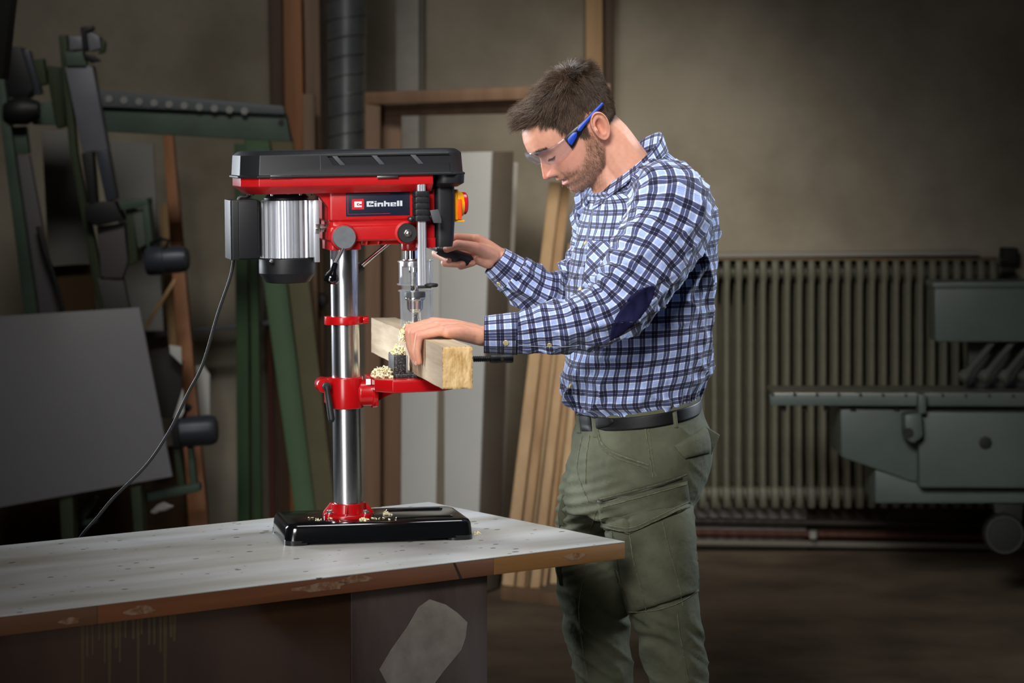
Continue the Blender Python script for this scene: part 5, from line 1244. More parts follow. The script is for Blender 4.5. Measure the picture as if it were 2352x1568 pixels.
# ---- hair, brows, lashes, stubble: strands as thin tapering tubes
def strands(name, root, d0, d1, L, r, m_, parent, seg=4, grav=None):
    "root n x 3, start and end direction n x 3, length n"
    n = len(root); t = np.linspace(0, 1, seg + 1); C = np.zeros((n, seg + 1, 3)); C[:, 0] = root
    for i in range(seg):
        d = d0 * (1 - t[i]) + d1 * t[i]; d = d / np.maximum(np.linalg.norm(d, axis=1), 1e-6)[:, None]; C[:, i + 1] = C[:, i] + d * (L / seg)[:, None]
    T = np.gradient(C, axis=1); T /= np.linalg.norm(T, axis=2)[..., None]; A = np.cross(T, np.array((.31, .42, .85))); A /= np.linalg.norm(A, axis=2)[..., None]; B = np.cross(T, A)
    rr = (r[:, None] * np.linspace(1, .25, seg + 1)[None])[..., None]; ring = []
    for k in range(3):
        a = 2 * np.pi * k / 3; ring.append(C + (A * math.cos(a) + B * math.sin(a)) * rr)
    V = np.stack(ring, 2).reshape(-1, 3); base = (np.arange(n) * (seg + 1) * 3)[:, None, None]; ii = (np.arange(seg) * 3)[None, :, None]; kk = np.arange(3)[None, None]
    q0 = base + ii + kk; q1 = base + ii + (kk + 1) % 3; Fq = np.stack([q0, q1, q1 + 3, q0 + 3], -1).reshape(-1, 4)
    me = bpy.data.meshes.new(name); me.vertices.add(len(V)); me.vertices.foreach_set('co', (V - np.array(P0)).ravel().astype(np.float32))
    me.loops.add(Fq.size); me.loops.foreach_set('vertex_index', Fq.ravel().astype(np.int32)); me.polygons.add(len(Fq)); me.polygons.foreach_set('loop_start', np.arange(0, Fq.size, 4, dtype=np.int32))
    me.update(calc_edges=True); me.validate(); me.polygons.foreach_set('use_smooth', [True] * len(me.polygons))
    me.materials.append(m_); o = bpy.data.objects.new(name, me); COL.objects.link(o); o.parent = parent; return o
def head_nrm(u, th):
    e = 1e-3; p = head_pt(u, th); du = head_pt(u + e, th) - head_pt(u - e, th); dt_ = head_pt(u, th + e) - head_pt(u, th - e); n = np.cross(dt_, du); n /= np.maximum(np.linalg.norm(n, axis=1), 1e-9)[:, None]
    ctr = p - np.array((.02, 0, .02)); n[np.sum(n * ctr, 1) < 0] *= -1; return p, n
def hairmat(name, c, c2, rough=.42):
    m, nt, b = newmat(name); gi = node(nt, 'ShaderNodeNewGeometry'); cr = node(nt, 'ShaderNodeValToRGB'); cr.color_ramp.elements[0].color = c; cr.color_ramp.elements[1].color = c2
    nt.links.new(gi.outputs['Random Per Island'], cr.inputs[0]); nt.links.new(cr.outputs[0], b.inputs['Base Color']); b.inputs['Roughness'].default_value = rough; b.inputs['Specular IOR Level'].default_value = .5; return m
M['hair'] = hairmat('short_brown_hair', srgb(40, 30, 23), srgb(104, 82, 63)); M['beard'] = hairmat('stubble_hair', srgb(70, 48, 34), srgb(168, 138, 108), .6)
N_ = 60000; u = .138 - .17 * rng.random(N_) ** 1.0; u = np.clip(u, -.03, .1333); th = rng.random(N_) * 2 * np.pi
p, n = head_nrm(u, th); keep = (u > hair_low(p[:, 0])) & ~((np.abs(p[:, 1]) > .06) & (p[:, 0] < .0085) & (p[:, 0] > -.028) & (u < .04))
w_ = np.interp(u, [-.03, .09, .118, .128, .1333], [.75, .85, 1, 1, .5]); keep &= rng.random(N_) < w_
p, n = p[keep][:21000], n[keep][:21000]; K = len(p)
wh_ = np.array((-.045, 0, .128)); rad_ = p - wh_; tng = rad_ - n * np.sum(rad_ * n, 1)[:, None]; tng /= np.maximum(np.linalg.norm(tng, axis=1), 1e-6)[:, None]
top = np.clip((p[:, 2] - .07) / .045, 0, 1); front = np.clip((p[:, 0] - .045) / .05, 0, 1) * top; side = 1 - top
jit = rng.normal(size=(K, 3)) * .16
clump = np.stack([fs(p * 28, 31), fs(p * 28, 32), fs(p * 28, 33)], 1) * .20
d0 = tng * (.85 - .7 * front)[:, None] + n * (.55 + .35 * top + .30 * front)[:, None] + jit + clump + np.array((.30, 0, .70)) * front[:, None]
d1 = tng * (1.1 - .9 * front)[:, None] + n * (.10 + .15 * top)[:, None] + jit * .8 + clump + np.array((.95, 0, .30)) * front[:, None] + np.array((0, 0, -.35)) * side[:, None]
L_ = (.013 + .019 * top + .013 * front) * rng.uniform(.7, 1.15, K); low = np.clip((p[:, 2] - hair_low(p[:, 0])) / .03, .25, 1); L_ *= np.where(p[:, 0] < .05, low ** .6, 1)
def rot(v): return v[:, 0:1] * hF + v[:, 1:2] * hS + v[:, 2:3] * hU
strands('hair', head2world(p + n * .0005), rot(d0), rot(d1), L_, rng.uniform(.00035, .00062, K), M['hair'], man, 5)
# stubble
N_ = 30000; u = rng.uniform(-.0955, .04, N_); th = rng.random(N_) * 2 * np.pi; p, n = head_nrm(u, th); keep = (rng.random(N_) < beard_mask(p[:, 0], p[:, 1], u) ** 1.5 * (.62 + .3 * fs(p * 70, 8)) * np.interp(p[:, 0], [.03, .07, .1], [1, .8, .45])); p, n = p[keep][:7500], n[keep][:7500]; K = len(p)
dn = np.tile(np.array((.15, 0, -1.)), (K, 1)); d0 = n * .8 + dn * .7 + rng.normal(size=(K, 3)) * .25; d1 = n * .3 + dn + rng.normal(size=(K, 3)) * .25
strands('beard', head2world(p), rot(d0), rot(d1), rng.uniform(.003, .0068, K), rng.uniform(.00018, .00032, K), M['beard'], man, 2)
# brows and lashes
for side_ in (1, -1):
    K = 350; sd = np.full(K, side_); s_b = rng.uniform(.014, .05, K)
    u = .0385 + .004 * np.sin((s_b - .014) / .036 * np.pi) + rng.normal(size=K) * .0022
    th = np.arcsin(np.clip((s_b / np.interp(u, uu, HS_[:, 2])), 0, .98) ** (1 / .95)) * sd; p, n = head_nrm(u, th); lat = np.stack([-.3 * np.ones(K), sd, -.1 * np.ones(K)], 1)
    strands('eyebrow', head2world(p), rot(n * .5 + lat), rot(lat + n * .1), rng.uniform(.005, .009, K), rng.uniform(.00025, .0004, K), M['hair'], man, 3)
    K = 120; sd = np.full(K, side_); s_b = rng.uniform(.022, .045, K); u = .0125 - .0015 * np.sin((s_b - .022) / .023 * np.pi) + rng.normal(size=K) * .0004
    th = np.arcsin(np.clip(s_b / np.interp(u, uu, HS_[:, 2]), 0, .98) ** (1 / .92)) * sd; p, n = head_nrm(u, th)
    strands('eyelashes', head2world(p), rot(n + np.array((0, 0, -.6))), rot(n + np.array((0, 0, -.2))), rng.uniform(.005, .008, K), np.full(K, .0004), M['hair'], man, 3)

# ---- trousers
hips = [(1330, 952, 1603, 908, .160), (1322, 985, 1612, 945, .168), (1314, 1020, 1628, 985, .176), (1310, 1060, 1634, 1035, .180), (1306, 1100, 1622, 1085, .180), (1300, 1140, 1604, 1130, .174), (1300, 1175, 1585, 1168, .155)]
V1, N1, _ = body_loft(hips, 5.6, 40, 72, .95); tr = MB()
def addgrid(b, V):
    nv, nu = V.shape[:2]; b.add([tuple(x) for x in V.reshape(-1, 3)], [(i * nu + k, i * nu + (k + 1) % nu, (i + 1) * nu + (k + 1) % nu, (i + 1) * nu + k) for i in range(nv - 1) for k in range(nu)] + [tuple(range(nu))[::-1], tuple(range((nv - 1) * nu, nv * nu))])
addgrid(tr, V1)
ln = [(1478, 1060, 5.53, .088), (1484, 1140, 5.525, .098), (1494, 1220, 5.515, .098), (1512, 1320, 5.505, .086), (1526, 1400, 5.50, .0745), (1543, 1480, 5.50, .0705), (1561, 1568, 5.51, .066), (1578, 1720, 5.53, .062), (1588, 1880, 5.55, .060), (1591, 1975, 5.56, .062)]
lf_ = [(1398, 1060, 5.68, .088), (1374, 1140, 5.70, .088), (1364, 1220, 5.71, .086), (1362, 1310, 5.72, .085), (1367, 1400, 5.73, .077), (1376, 1480, 5.735, .071), (1389, 1568, 5.74, .066), (1405, 1720, 5.75, .062), (1414, 1860, 5.76, .060), (1416, 1935, 5.77, .062)]
VN, _, _ = tube_loft(ln, 90, 48, .4); VF, _, _ = tube_loft(lf_, 90, 48, .4); addgrid(tr, VN); addgrid(tr, VF)
tme = remeshed(tr.V, tr.F, .0055, 10, .6)
P_ = mverts(tme); n = mnorms(tme); zz = P_[:, 2]
near = (P_[:, 1] < 5.62)
amp = np.interp(zz, [0, .35, .5, .62, .75, .9, 1.05], [.0045, .005, .004, .0026, .002, .0018, .0008])
d = amp * (ridge(P_ * np.array((5, 5, 9.5)) + np.stack([P_[:, 2] * 4, 0 * zz, P_[:, 0] * 5], 1), 21) * 1.6 - .6 + .35 * fs(P_ * np.array((9, 9, 17)), 22))
# creases at the groin and behind the knee
gx = (P_[:, 0] - W(1345, 1200, 5.6).x); gz = zz - W(1345, 1190, 5.6).z
d += .0045 * g(np.hypot(gx, gz), .10) * np.sin((gz * 1.2 - gx * .5) * 2 * np.pi / .028)
kz = zz - .52; d += .003 * g(kz, .07) * np.sin((kz + (P_[:, 0] - .3) * .7) * 2 * np.pi / .05 + 2.5 * fs(P_ * 6, 24))
P_ = P_ + n * d[:, None]; tme.vertices.foreach_set('co', P_.ravel().astype(np.float32)); tme.transform(TM); tme.update()
tme.materials.append(M['olive']); tme.polygons.foreach_set('use_smooth', [True] * len(tme.polygons)); trs = bpy.data.objects.new('trousers', tme); COL.objects.link(trs); trs.parent = man

class Surf:
    "lets sewn-on pieces follow a garment: looks along a pixel's line of sight"
    def __init__(s, objs):
        V = []; Fc = []
        for o in objs:
            n = len(V); V += [v.co + P0 for v in o.data.vertices]; Fc += [tuple(i + n for i in p.vertices) for p in o.data.polygons]
        s.t = BVHTree.FromPolygons(V, Fc)
    def hit(s, px, py, off=0.0):
        o = Vector((0, 0, CAMZ)); d = (W(px, py, 5.5) - o).normalized(); p, n, i, _ = s.t.ray_cast(o, d, 12)
        if p is None:
            p, n, i, _ = s.t.find_nearest(W(px, py, 5.5)); 
        if n.dot(d) > 0: n = -n
        return p, n
    def line(s, pts, m=24, off=0.0):
        return [h[0] + h[1] * off for h in (s.hit(x, y) for x, y in crom(pts, m))]
TS = Surf([trs])
def patch(name, left, right, surf, t, m_, parent, nu=16, nv=14, edge=.25, uvs=None, sink=.003, bulge=0, smoothN=True, rnd=0):
    "sewn-on patch between two outlines (pixel polylines, top to bottom)"
    A = crom(left, nv); B = crom(right, nv); G = np.zeros((nv, nu, 3)); Nn = np.zeros((nv, nu, 3))
    for i in range(nv):
        for k in range(nu):
            x, y = A[i] + (B[i] - A[i]) * k / (nu - 1); h, n = surf.hit(x, y); G[i, k] = h; Nn[i, k] = n
    for _ in range(4): # relax depth and normals
        Nn[1:-1, 1:-1] = (Nn[1:-1, 1:-1] + Nn[:-2, 1:-1] + Nn[2:, 1:-1] + Nn[1:-1, :-2] + Nn[1:-1, 2:]) / 5
    Nn /= np.linalg.norm(Nn, axis=2)[..., None]
    iu = np.arange(nu) / (nu - 1); iv = np.arange(nv) / (nv - 1); eb_ = np.minimum(np.minimum(iu, 1 - iu)[None] * (nu - 1), np.minimum(iv, 1 - iv)[:, None] * (nv - 1))
    off = t * np.clip(eb_ / 1.0, .35, 1) + bulge * np.sin(np.pi * iu)[None] * np.sin(np.pi * iv)[:, None] ** .6
    top = G + Nn * off[..., None]; bot = G - Nn * sink
    V = list(top.reshape(-1, 3)) + list(bot.reshape(-1, 3)); n1 = nu * nv; Fc = []
    for i in range(nv - 1):
        for k in range(nu - 1):
            q_ = (i * nu + k, i * nu + k + 1, (i + 1) * nu + k + 1, (i + 1) * nu + k); Fc.append(q_); Fc.append(tuple(n1 + j for j in q_)[::-1])
    bd_ = [k for k in range(nu)] + [i * nu + nu - 1 for i in range(1, nv)] + [(nv - 1) * nu + k for k in range(nu - 2, -1, -1)] + [i * nu for i in range(nv - 2, 0, -1)]
    for j in range(len(bd_)): a, b2 = bd_[j], bd_[(j + 1) % len(bd_)]; Fc.append((b2, a, n1 + a, n1 + b2))
    uv = None
    if uvs is not None:
        pxg = np.stack([A[i] + (B[i] - A[i]) * (np.arange(nu) / (nu - 1))[:, None] for i in range(nv)]).reshape(-1, 2) / 1080.; c, s = math.cos(uvs), math.sin(uvs)
        pxg = np.stack([pxg[:, 0] * c - pxg[:, 1] * s, pxg[:, 0] * s + pxg[:, 1] * c], 1); uv = np.concatenate([pxg, pxg])
    return newmesh(name, V, Fc, m_, parent, True, uv, autos=50, M=TM)
def seam(pts, r, surf, m_, parent, name='seam', m=26, off=.0005):
    b = MB(); b.tube(surf.line(pts, m, off), r, 6); return b.build(name, m_, parent, 0, M=TM)
OS = M['olive_seam']
cp_ = patch('cargo_pocket', [(1398, 1195), (1408, 1290), (1425, 1350), (1442, 1412)], [(1588, 1160), (1596, 1240), (1602, 1300), (1606, 1358)], TS, .007, M['olive'], trs, 24, 22, bulge=.006)
PS = Surf([trs, cp_])
for pts in ([(1446, 1222), (1456, 1290), (1472, 1350), (1486, 1408)], [(1522, 1198), (1540, 1275), (1556, 1330), (1568, 1392)], [(1444, 1405), (1500, 1402), (1560, 1384), (1604, 1354)], [(1405, 1222), (1420, 1310), (1440, 1396)]): seam(pts, .0013, PS, OS, cp_)
flp = patch('pocket_flap', [(1372, 1155), (1376, 1176), (1378, 1208)], [(1578, 1104), (1581, 1130), (1584, 1156)], PS, .0065, M['olive'], trs, 26, 12, bulge=.002)
fl2 = patch('pocket_flap', [(1374, 1160), (1378, 1190), (1379, 1213)], [(1440, 1140), (1443, 1190), (1444, 1226)], PS, .0065, M['olive'], trs, 12, 10)
fl3 = patch('pocket_flap', [(1440, 1140), (1443, 1190), (1444, 1226)], [(1576, 1108), (1580, 1140), (1584, 1166)], PS, .0066, M['olive'], trs, 18, 10)
FS_ = Surf([trs, cp_, flp, fl2, fl3])
for pts in ([(1380, 1208), (1443, 1220), (1500, 1198), (1583, 1160)], [(1381, 1202), (1443, 1213), (1500, 1191), (1582, 1152)], [(1372, 1148), (1440, 1130), (1510, 1112), (1576, 1090)], [(1384, 1165), (1450, 1147), (1520, 1128), (1576, 1112)]): seam(pts, .0012, FS_, OS, flp)
zp = patch('zip_tape', [(1376, 1146), (1377, 1160)], [(1566, 1090), (1568, 1104)], FS_, .0015, M['olive_dk'], trs, 26, 4, sink=.001)
ZS = Surf([trs, flp, zp, fl2, fl3]); seam([(1384, 1152), (1450, 1134), (1510, 1117), (1566, 1098)], .0016, ZS, M['steel_dark'], zp, 'zip_teeth')
h, n = ZS.hit(1382, 1152); b = MB(); b.bar(h + n * .003 + Vector((-.007, 0, .001)), h + n * .003 + Vector((.008, 0, -.003)), .008, .003, n); b.build('zip_slider', M['steel_dark'], zp, .0008, M=TM)
for pts, r_ in (([(1372, 985), (1384, 1020), (1420, 1044), (1490, 1068)], .0022), ([(1370, 990), (1380, 1026), (1418, 1052), (1489, 1076)], .0012), ([(1480, 968), (1486, 1010), (1494, 1060), (1500, 1096)], .0016), ([(1487, 968), (1494, 1012), (1502, 1070), (1508, 1094)], .001),
               ([(1338, 1000), (1330, 1040), (1326, 1080), (1338, 1120), (1352, 1152)], .0012), ([(1355, 1000), (1347, 1050), (1345, 1110)], .0010), ([(1370, 1172), (1362, 1200), (1352, 1228), (1345, 1300), (1330, 1390), (1338, 1480), (1350, 1560)], .0014),
               ([(1556, 1410), (1562, 1460), (1572, 1510), (1582, 1566)], .0014), ([(1330, 978), (1400, 976), (1480, 964), (1540, 955), (1600, 938)], .0011)):
    seam(pts, r_, TS, OS, trs)
bpk = patch('back_pocket_flap', [(1548, 1024), (1560, 1040), (1574, 1054)], [(1622, 978), (1630, 1010), (1632, 1040)], TS, .006, M['olive'], trs, 14, 8, bulge=.003)
h, n = TS.hit(1626, 1020)
b = MB(); q0 = W(1622, 980, h.y + .01); q1 = W(1653, 999, h.y + .03); q2 = W(1634, 1044, h.y + .02); q3 = W(1610, 1050, h.y); b.slab([q0, q1, q2, q3], .006, (.3, 1, 0)); b.build('back_pocket_flap', M['olive'], trs, .002, M=TM)
MB().slab([W(1290, 1136, 5.66), W(1300, 1134, 5.66), W(1298, 1210, 5.66), W(1282, 1206, 5.66), W(1280, 1180, 5.66)], .14, (.1, 1, 0)).build('pocket_flap', M['olive'], trs, .004, M=TM)
MB().slab([W(1284, 1200, 5.67), W(1310, 1200, 5.67), W(1312, 1350, 5.68), W(1284, 1345, 5.68), W(1274, 1290, 5.68)], .13, (.1, 1, 0)).build('cargo_pocket', M['olive'], trs, .005, M=TM)
# belt, buckle, loops
bl_r = [(1327, 978, 1604, 936, .1665), (1326, 962, 1604, 920, .1650), (1326, 949, 1603, 907, .1635)]
Vb, Nb, _ = body_loft(bl_r, 5.6, 7, 120, .95); Vb = Vb + Nb * .0025
blt = gridmesh('belt', Vb, None, M['leather'], man, True, False, .004)
wb, wn_, _ = body_loft([(1328, 992, 1607, 950, .1675), (1328, 978, 1604, 934, .1660), (1328, 946, 1603, 903, .1625), (1330, 941, 1602, 899, .1605)], 5.6, 12, 120, .95)
gridmesh('waistband', wb + wn_ * .0005, None, M['olive'], trs, True, False, .002)
BS = Surf([blt, trs])
tg = patch('belt_tip', [(1368, 953), (1368, 968), (1369, 985)], [(1402, 957), (1410, 967), (1400, 978)], BS, .0035, M['leather'], blt, 10, 8, sink=.001)
bk = patch('belt_fold', [(1329, 952), (1332, 970), (1336, 990)], [(1356, 955), (1358, 972), (1360, 990)], BS, .004, M['leather'], blt, 8, 8, sink=.001)
b = MB(); bkp = [BS.hit(x, y)[0] + BS.hit(x, y)[1] * .006 for x, y in ((1329, 947), (1346, 946), (1347, 950), (1330, 952))]; b.slab(bkp, .003); b.build('buckle', M['zinc'], blt, .0006, M=TM)
for xs_ in ([(1366, 942), (1364, 965), (1368, 1004)], [(1544, 912), (1548, 945), (1552, 982)], [(1328, 946), (1328, 975), (1330, 995)]):
    L_ = [(x - 4, y) for x, y in xs_]; R_ = [(x + 5, y) for x, y in xs_]; patch('belt_loop', L_, R_, BS, .005, M['olive'], trs, 4, 12, sink=.001)
# shoes
for nm, p in (('shoe', LEGN[-1]), ('shoe', LEGF[-1])):
    b = MB(); fx = Vector((-.94, -.34, 0)); sx_ = Vector((.34, -.94, 0)); c = Vector((p.x, p.y, 0)); rows = []
    prof = [(-.10, .028, .06), (-.07, .040, .10), (-.02, .042, .105), (.04, .045, .085), (.10, .050, .062), (.15, .046, .048), (.185, .030, .034)]
    V = []
    for x, w_, h_ in prof:
        for k in range(16):
            a = 2 * math.pi * k / 16; V.append(c + fx * x + sx_ * (w_ * math.cos(a)) + Vector((0, 0, max(.0, h_ / 2 + h_ / 2 * math.sin(a) * 1.0))))
    b.add(V, [(i * 16 + k, i * 16 + (k + 1) % 16, (i + 1) * 16 + (k + 1) % 16, (i + 1) * 16 + k) for i in range(6) for k in range(16)] + [tuple(range(15, -1, -1)), tuple(range(96, 112))]); b.build(nm, M['leather'], man, 0, M=TM)

# ---- shirt
trows = [(1330, 962, 1602, 925, .152), (1327, 948, 1604, 912, .158), (1303, 928, 1607, 897, .168), (1297, 906, 1611, 874, .174), (1299, 866, 1622, 832, .178), (1305, 809, 1631, 777, .180), (1302, 750, 1636, 735, .183), (1301, 700, 1638, 690, .186), (1306, 650, 1640, 640, .189), (1312, 605, 1640, 588, .192),
         (1327, 545, 1638, 515, .196), (1337, 503, 1632, 468, .192), (1346, 474, 1619, 431, .176), (1352, 458, 1595, 398, .146), (1354, 450, 1565, 375, .112), (1358, 445, 1540, 357, .086), (1364, 440, 1524, 346, .074)]
Vt, Nt, UVt = body_loft(trows, 5.6, 190, 260, .92)
P_ = Vt.reshape(-1, 3); n = Nt.reshape(-1, 3); zz = P_[:, 2]; lx = (P_ - np.array((.29, 5.6, 0))) @ fB
ly = (P_ - np.array((.29, 5.6, 0))) @ lB
wst = np.interp(zz, [.99, 1.02, 1.08, 1.2, 1.35, 1.5], [.3, 1, .9, .5, .45, .25])
d = .0085 * wst * (ridge(np.stack([lx * 5 + zz * 4, ly * 5, zz * 9], 1), 41) * 1.5 - .55) + .0025 * fs(np.stack([lx * 9, ly * 9, zz * 16], 1), 42) * wst
back = np.clip(-lx / .08, 0, 1); d += .009 * back * np.interp(zz, [1.0, 1.06, 1.2, 1.4, 1.5], [.5, 1, .8, .6, .0]) * (ridge(np.stack([lx * 7 + zz * 1.6, ly * 7, zz * 3.2 - lx * 3], 1), 43) * 1.6 - .6)
wz = zz - 1.035; d += .004 * g(wz, .03) * np.sin((ly * 1.0 + lx * .8) * 2 * np.pi / .035 + 2 * fs(P_ * 12, 44))
az = np.hypot(lx + .01, zz - 1.36); d += .0045 * g(az, .12) * np.sin((zz * .8 + lx * .9) * 2 * np.pi / .045)
Vt = (P_ + n * d[:, None]).reshape(Vt.shape); Vt[-3:] = (P_.reshape(Vt.shape))[-3:]
UVt2 = UVt.copy(); UVt2[..., 0] += .004
sh = gridmesh('shirt', Vt, UVt2, M['plaid'], man, True)
def sleeve(rows, seedn, elbow_i, ref):
    V, N, UV = tube_loft(rows, 150, 96, .408, ref); P_ = V.reshape(-1, 3); n = N.reshape(-1, 3); v = UV[..., 1].reshape(-1); tot = v.max(); ve = elbow_i * tot
    s_ = UV[..., 0].reshape(-1) / .408 * 2 * np.pi
    d = .0062 * (ridge(P_ * np.array((7, 9, 12)), seedn) * 1.5 - .55) + .0022 * fs(P_ * 22, seedn + 1)
    fold = g(v - ve, .075); d += fold * .011 * (np.abs(np.sin((v + .012 * np.sin(s_ + 1) + .006 * fs(P_ * 14, seedn + 2)) * np.pi / .034)) * 1.4 - .8) * (.35 + .65 * (.5 + .5 * np.cos(s_ - .9)))
    d += .006 * np.clip(1 - v / .13, 0, 1) * (ridge(P_ * np.array((13, 5, 7)), seedn + 3) * 1.5 - .6)
    d += .004 * g(v - tot, .05) * np.sin(s_ * 7 + 1.3)
    return (P_ + n * d[:, None]).reshape(V.shape), N, UV
Lrows = [(1490, 428, 5.535, .045), (1520, 445, 5.48, .078), (1540, 482, 5.425, .092), (1520, 550, 5.385, .089), (1476, 618, 5.345, .081), (1436, 678, 5.32, .074), (1398, 716, 5.305, .0665), (1350, 736, 5.297, .060), (1298, 749, 5.29, .0545), (1240, 758, 5.286, .0500), (1200, 764, 5.284, .0450), (1182, 765, 5.283, .0405)]
VL, NL, UVL = sleeve(Lrows, 61, .56, (0, -1, 0)); slL = gridmesh('sleeve', VL, UVL, M['plaid'], sh, True)
Rrows = [(1440, 440, 5.68, .045), (1415, 455, 5.73, .075), (1400, 500, 5.78, .085), (1385, 570, 5.80, .078), (1350, 645, 5.79, .068), (1312, 692, 5.77, .062), (1268, 684, 5.745, .057), (1225, 664, 5.725, .052), (1190, 640, 5.712, .0465), (1176, 628, 5.709, .043)]
VR, NR_, UVR = sleeve(Rrows, 71, .60, (0, -1, 0)); gridmesh('sleeve', VR, UVR, M['plaid'], sh, True)
def cuff(rows, name='cuff'):
    V, N, UV = tube_loft(rows, 26, 72, .30, (0, -1, 0)); s_ = np.linspace(0, 2 * np.pi, 72, endpoint=False)
    V = V + N * (.0012 * np.sin(s_ * 3 + 1) + .0008 * np.sin(s_ * 7))[None, :, None]
    V[0] -= N[0] * .004
    o = gridmesh(name, V, UV, M['plaid'], sh, True, False, .0022); o.data.materials.append(M['inner_navy'])
    o.modifiers[0].material_offset = 1; o.modifiers[0].material_offset_rim = 0; o.modifiers[0].offset = -1; return o
cuL = cuff([(1190, 765, 5.283, .0435), (1182, 765, 5.283, .0435), (1150, 766, 5.282, .0410), (1120, 767, 5.282, .0385), (1112, 767, 5.282, .0378)])
cuR = cuff([(1186, 638, 5.711, .045), (1180, 632, 5.710, .0445), (1160, 616, 5.706, .0405), (1144, 603, 5.703, .0365), (1138, 598, 5.702, .0355)])
SL = Surf([slL, sh])
# elbow patch
patch('elbow_patch', [(1466, 676), (1430, 705), (1408, 742), (1400, 782)], [(1496, 656), (1500, 676), (1468, 732), (1412, 776)], Surf([slL]), .0022, M['navy_patch'], slL, 16, 22, sink=.001)
patch('elbow_patch', [(1500, 656), (1478, 660), (1452, 676), (1440, 690)], [(1502, 658), (1501, 678), (1492, 700), (1476, 722)], Surf([slL]), .0022, M['navy_patch'], slL, 12, 12, sink=.001)
# chest pocket, placket, buttons
SH = Surf([sh])
patch('chest_pocket', [(1352, 552), (1346, 600), (1338, 656)], [(1412, 556), (1402, 600), (1388, 668)], SH, .0025, M['plaid'], sh, 12, 12, uvs=R(45), sink=.001)
for dx_ in (0, 3): seam([(1366 + dx_, 470), (1352 + dx_, 520), (1344 + dx_, 570), (1332 + dx_, 640), (1326 + dx_, 700)], .0007, SH, M['stitch'], sh, 'placket_seam', 22, .0006)
seam([(1318, 820), (1316, 870), (1314, 910)], .0007, SH, M['stitch'], sh, 'placket_seam', 10, .0006)
def button(surf, px, py, r=.0055):
    h, n = surf.hit(px, py); b = MB(); b.rod(h - n * .0008, h + n * .003, [(r, 0), (r, .5), (r * .8, .8), (r * .72, .65), (r * .2, .62)], 18); return b.build('button', M['brass'], sh, 0, M=TM)
for px, py in ((1345, 558), (1333, 664), (1310, 886)): button(SH, px, py)
CS = Surf([slL, cuL]); button(CS, 1162, 787, .0062); button(CS, 1262, 792, .005); button(Surf([cuR]), 1146, 652, .0055)
# sleeve placket
seam([(1192, 792), (1230, 795), (1290, 796), (1330, 792)], .0008, CS, M['stitch'], sh, 'cuff_seam', 16, .0006)
# collar
def collar():
    nphi, nh = 90, 13; ph = np.linspace(R(12), R(348), nphi); V = np.zeros((nphi, nh, 3)); UV = np.zeros((nphi, nh, 2))
    def ring(Fx, Fy, Bx, By, b, phv):
        f = Wn(Fx, Fy, 5.6); k = Wn(Bx, By, 5.6); c = (f + k) / 2; hw = np.linalg.norm(f - k) / 2; a = math.sqrt(max(hw ** 2 - (b * .342) ** 2, .0004)) / .94; sl = (f[2] - k[2]) / (2 * hw); fa = fB * math.sqrt(1 - sl * sl) + UP * sl
        return c + np.outer(np.cos(phv) * a, fa) + np.outer(np.sin(phv) * b, lB)
    r0 = ring(1366, 440, 1513, 345, .066, ph); r1 = ring(1376, 425, 1518, 306, .068, ph); r2 = ring(1374, 424, 1522, 309, .0725, ph); r3 = ring(1352, 452, 1532, 346, .106, ph) + np.outer(np.abs(np.sin(ph)), UP) * .012
    fr_ = np.clip((np.cos(ph) - .35) / .65, 0, 1)[:, None]
    pt_ = fB * .012 + UP * -.030
    r3 = r3 + fr_ ** 1.3 * pt_ + np.outer(np.sin(ph), lB) * .016 * fr_
    ctl = np.stack([r0, r1, r2, r3], 1)
    for i in range(nphi):
        q_ = np.concatenate([crom(np.stack([ctl[i, 0], ctl[i, 1], ctl[i, 2]]), 6), crom(np.stack([ctl[i, 2], ctl[i, 3]]), 8)[1:]]); V[i] = q_[:nh]
        L_ = np.concatenate([[0], np.cumsum(np.linalg.norm(np.diff(V[i], axis=0), axis=1))]); UV[i, :, 1] = L_; UV[i, :, 0] = ph[i] * .075
    return V, UV
Vc, UVc = collar(); gridmesh('collar', Vc, UVc, M['plaid'], sh, False, False, .0022)
# shoulder yoke seam and armhole seam

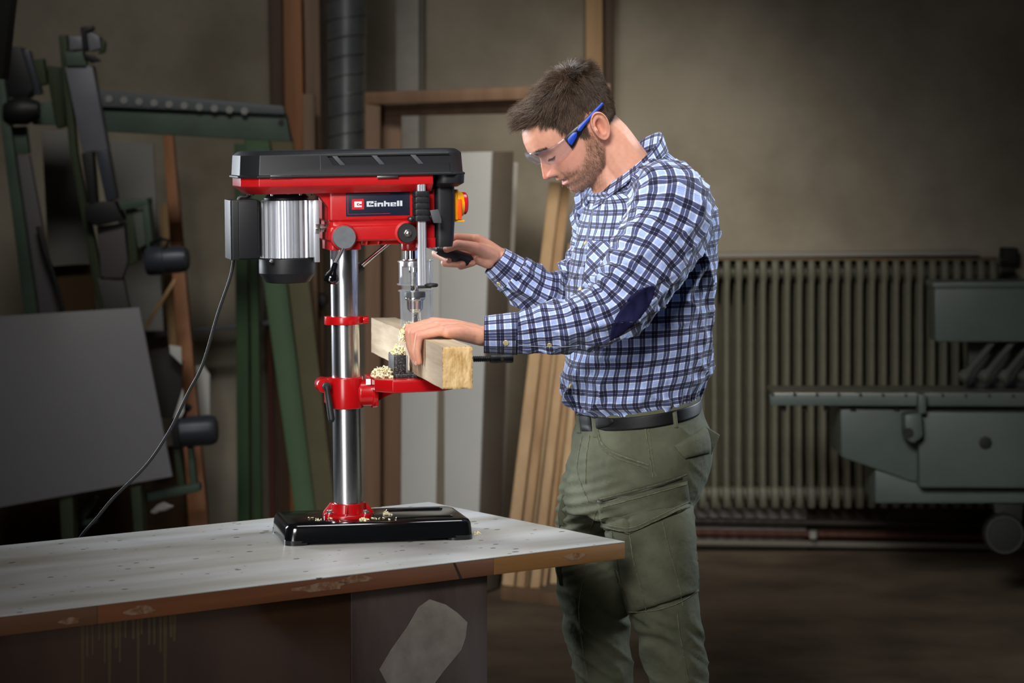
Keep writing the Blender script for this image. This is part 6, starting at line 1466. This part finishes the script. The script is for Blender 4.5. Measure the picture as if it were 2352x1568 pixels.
# ------------------------------------------------------------------ safety glasses
gl = thing('safety_glasses', 'clear wraparound safety glasses with blue and black temples worn by the man', 'safety glasses', Vector(HO))
GM = Matrix.Translation(-Vector(HO))
M['blue'] = mat('blue_soft_plastic', srgb(28, 66, 176), .4); M['black_frame'] = mat('black_frame_plastic', srgb(12, 12, 14), .35)
def H(f, s, u): return hw_(f, s, u)
nA, nB = 40, 10
for sd in (1, -1):
    V = []
    for i in range(nA + 1):
        t = i / nA; a = t * R(78); s = .012 + (.0745 - .012) * math.sin(a) / math.sin(R(78)); f = .064 + (.1395 - .064) * ((math.cos(a) - math.cos(R(78))) / (1 - math.cos(R(78)))) ** .85
        top_ = np.interp(t, [0, .3, .6, 1], [.049, .043, .037, .032]); bot = np.interp(t, [0, .1, .25, .5, .8, 1], [.036, .026, .012, .001, .003, .0085])
        for k in range(nB + 1):
            w_ = k / nB; V.append(H(f - .004 * (w_ - .4) ** 2 * 4, sd * s, top_ + (bot - top_) * w_))
    o = newmesh('lens', V, [(i * (nB + 1) + k, i * (nB + 1) + k + 1, (i + 1) * (nB + 1) + k + 1, (i + 1) * (nB + 1) + k) for i in range(nA) for k in range(nB)], M['lens'], gl, autos=0, M=GM); md = o.modifiers.new('t', 'SOLIDIFY'); md.thickness = .0018
    b = MB(); b.tube([V[i * (nB + 1)] for i in range(nA + 1)], .0011, 6); b.build('lens_rim', M['lens'], o, M=GM)
    b = MB(); b.tube([V[i * (nB + 1) + nB] for i in range(nA + 1)], .0008, 6); b.build('lens_rim', M['lens'], o, M=GM)
    # temple: black core with blue inlay
    pts = [(.070, .0745, .0195), (.060, .077, .0225), (.040, .0795, .0275), (.020, .0810, .0310), (-.005, .0815, .0345), (-.030, .0815, .0370), (-.044, .081, .0385)]
    hgt = [.0145, .0135, .0090, .0060, .0050, .0046, .0038]; C = crom([p + (h_,) for p, h_ in zip(pts, hgt)], 26); V = []
    for c in C:
        for k in range(10):
            a = 2 * math.pi * k / 10; V.append(H(c[0] + .25 * c[3] * math.sin(a) * 0, sd * (c[1] + .0026 * math.cos(a)), c[2] + c[3] * math.sin(a)))
    tp = newmesh('temple', V, [(i * 10 + k, i * 10 + (k + 1) % 10, (i + 1) * 10 + (k + 1) % 10, (i + 1) * 10 + k) for i in range(25) for k in range(10)] + [tuple(range(10)), tuple(range(250, 260))[::-1]], M['black_frame'], gl, M=GM)
    for i0, i1, sc_ in ((1, 8, .62), (9, 25, .75)):
        V = []
        for j in range(i0, i1 + 1):
            c = C[j]; e = .35 if j in (i0, i1) else 1
            for k in range(10):
                a = 2 * math.pi * k / 10; V.append(H(c[0], sd * (c[1] + .0012 + .0024 * math.cos(a)), c[2] + c[3] * sc_ * e * math.sin(a)))
        m_ = i1 - i0 + 1; newmesh('temple_inlay', V, [(i * 10 + k, i * 10 + (k + 1) % 10, (i + 1) * 10 + (k + 1) % 10, (i + 1) * 10 + k) for i in range(m_ - 1) for k in range(10)] + [tuple(range(10)), tuple(range((m_ - 1) * 10, m_ * 10))[::-1]], M['blue'], tp, M=GM)
b = MB(); b.tube([H(.1375, -.014, .045), H(.139, -.006, .043), H(.1395, 0, .042), H(.139, .006, .043), H(.1375, .014, .045)], .0032, 8); b.build('bridge', M['lens'], gl, M=GM)
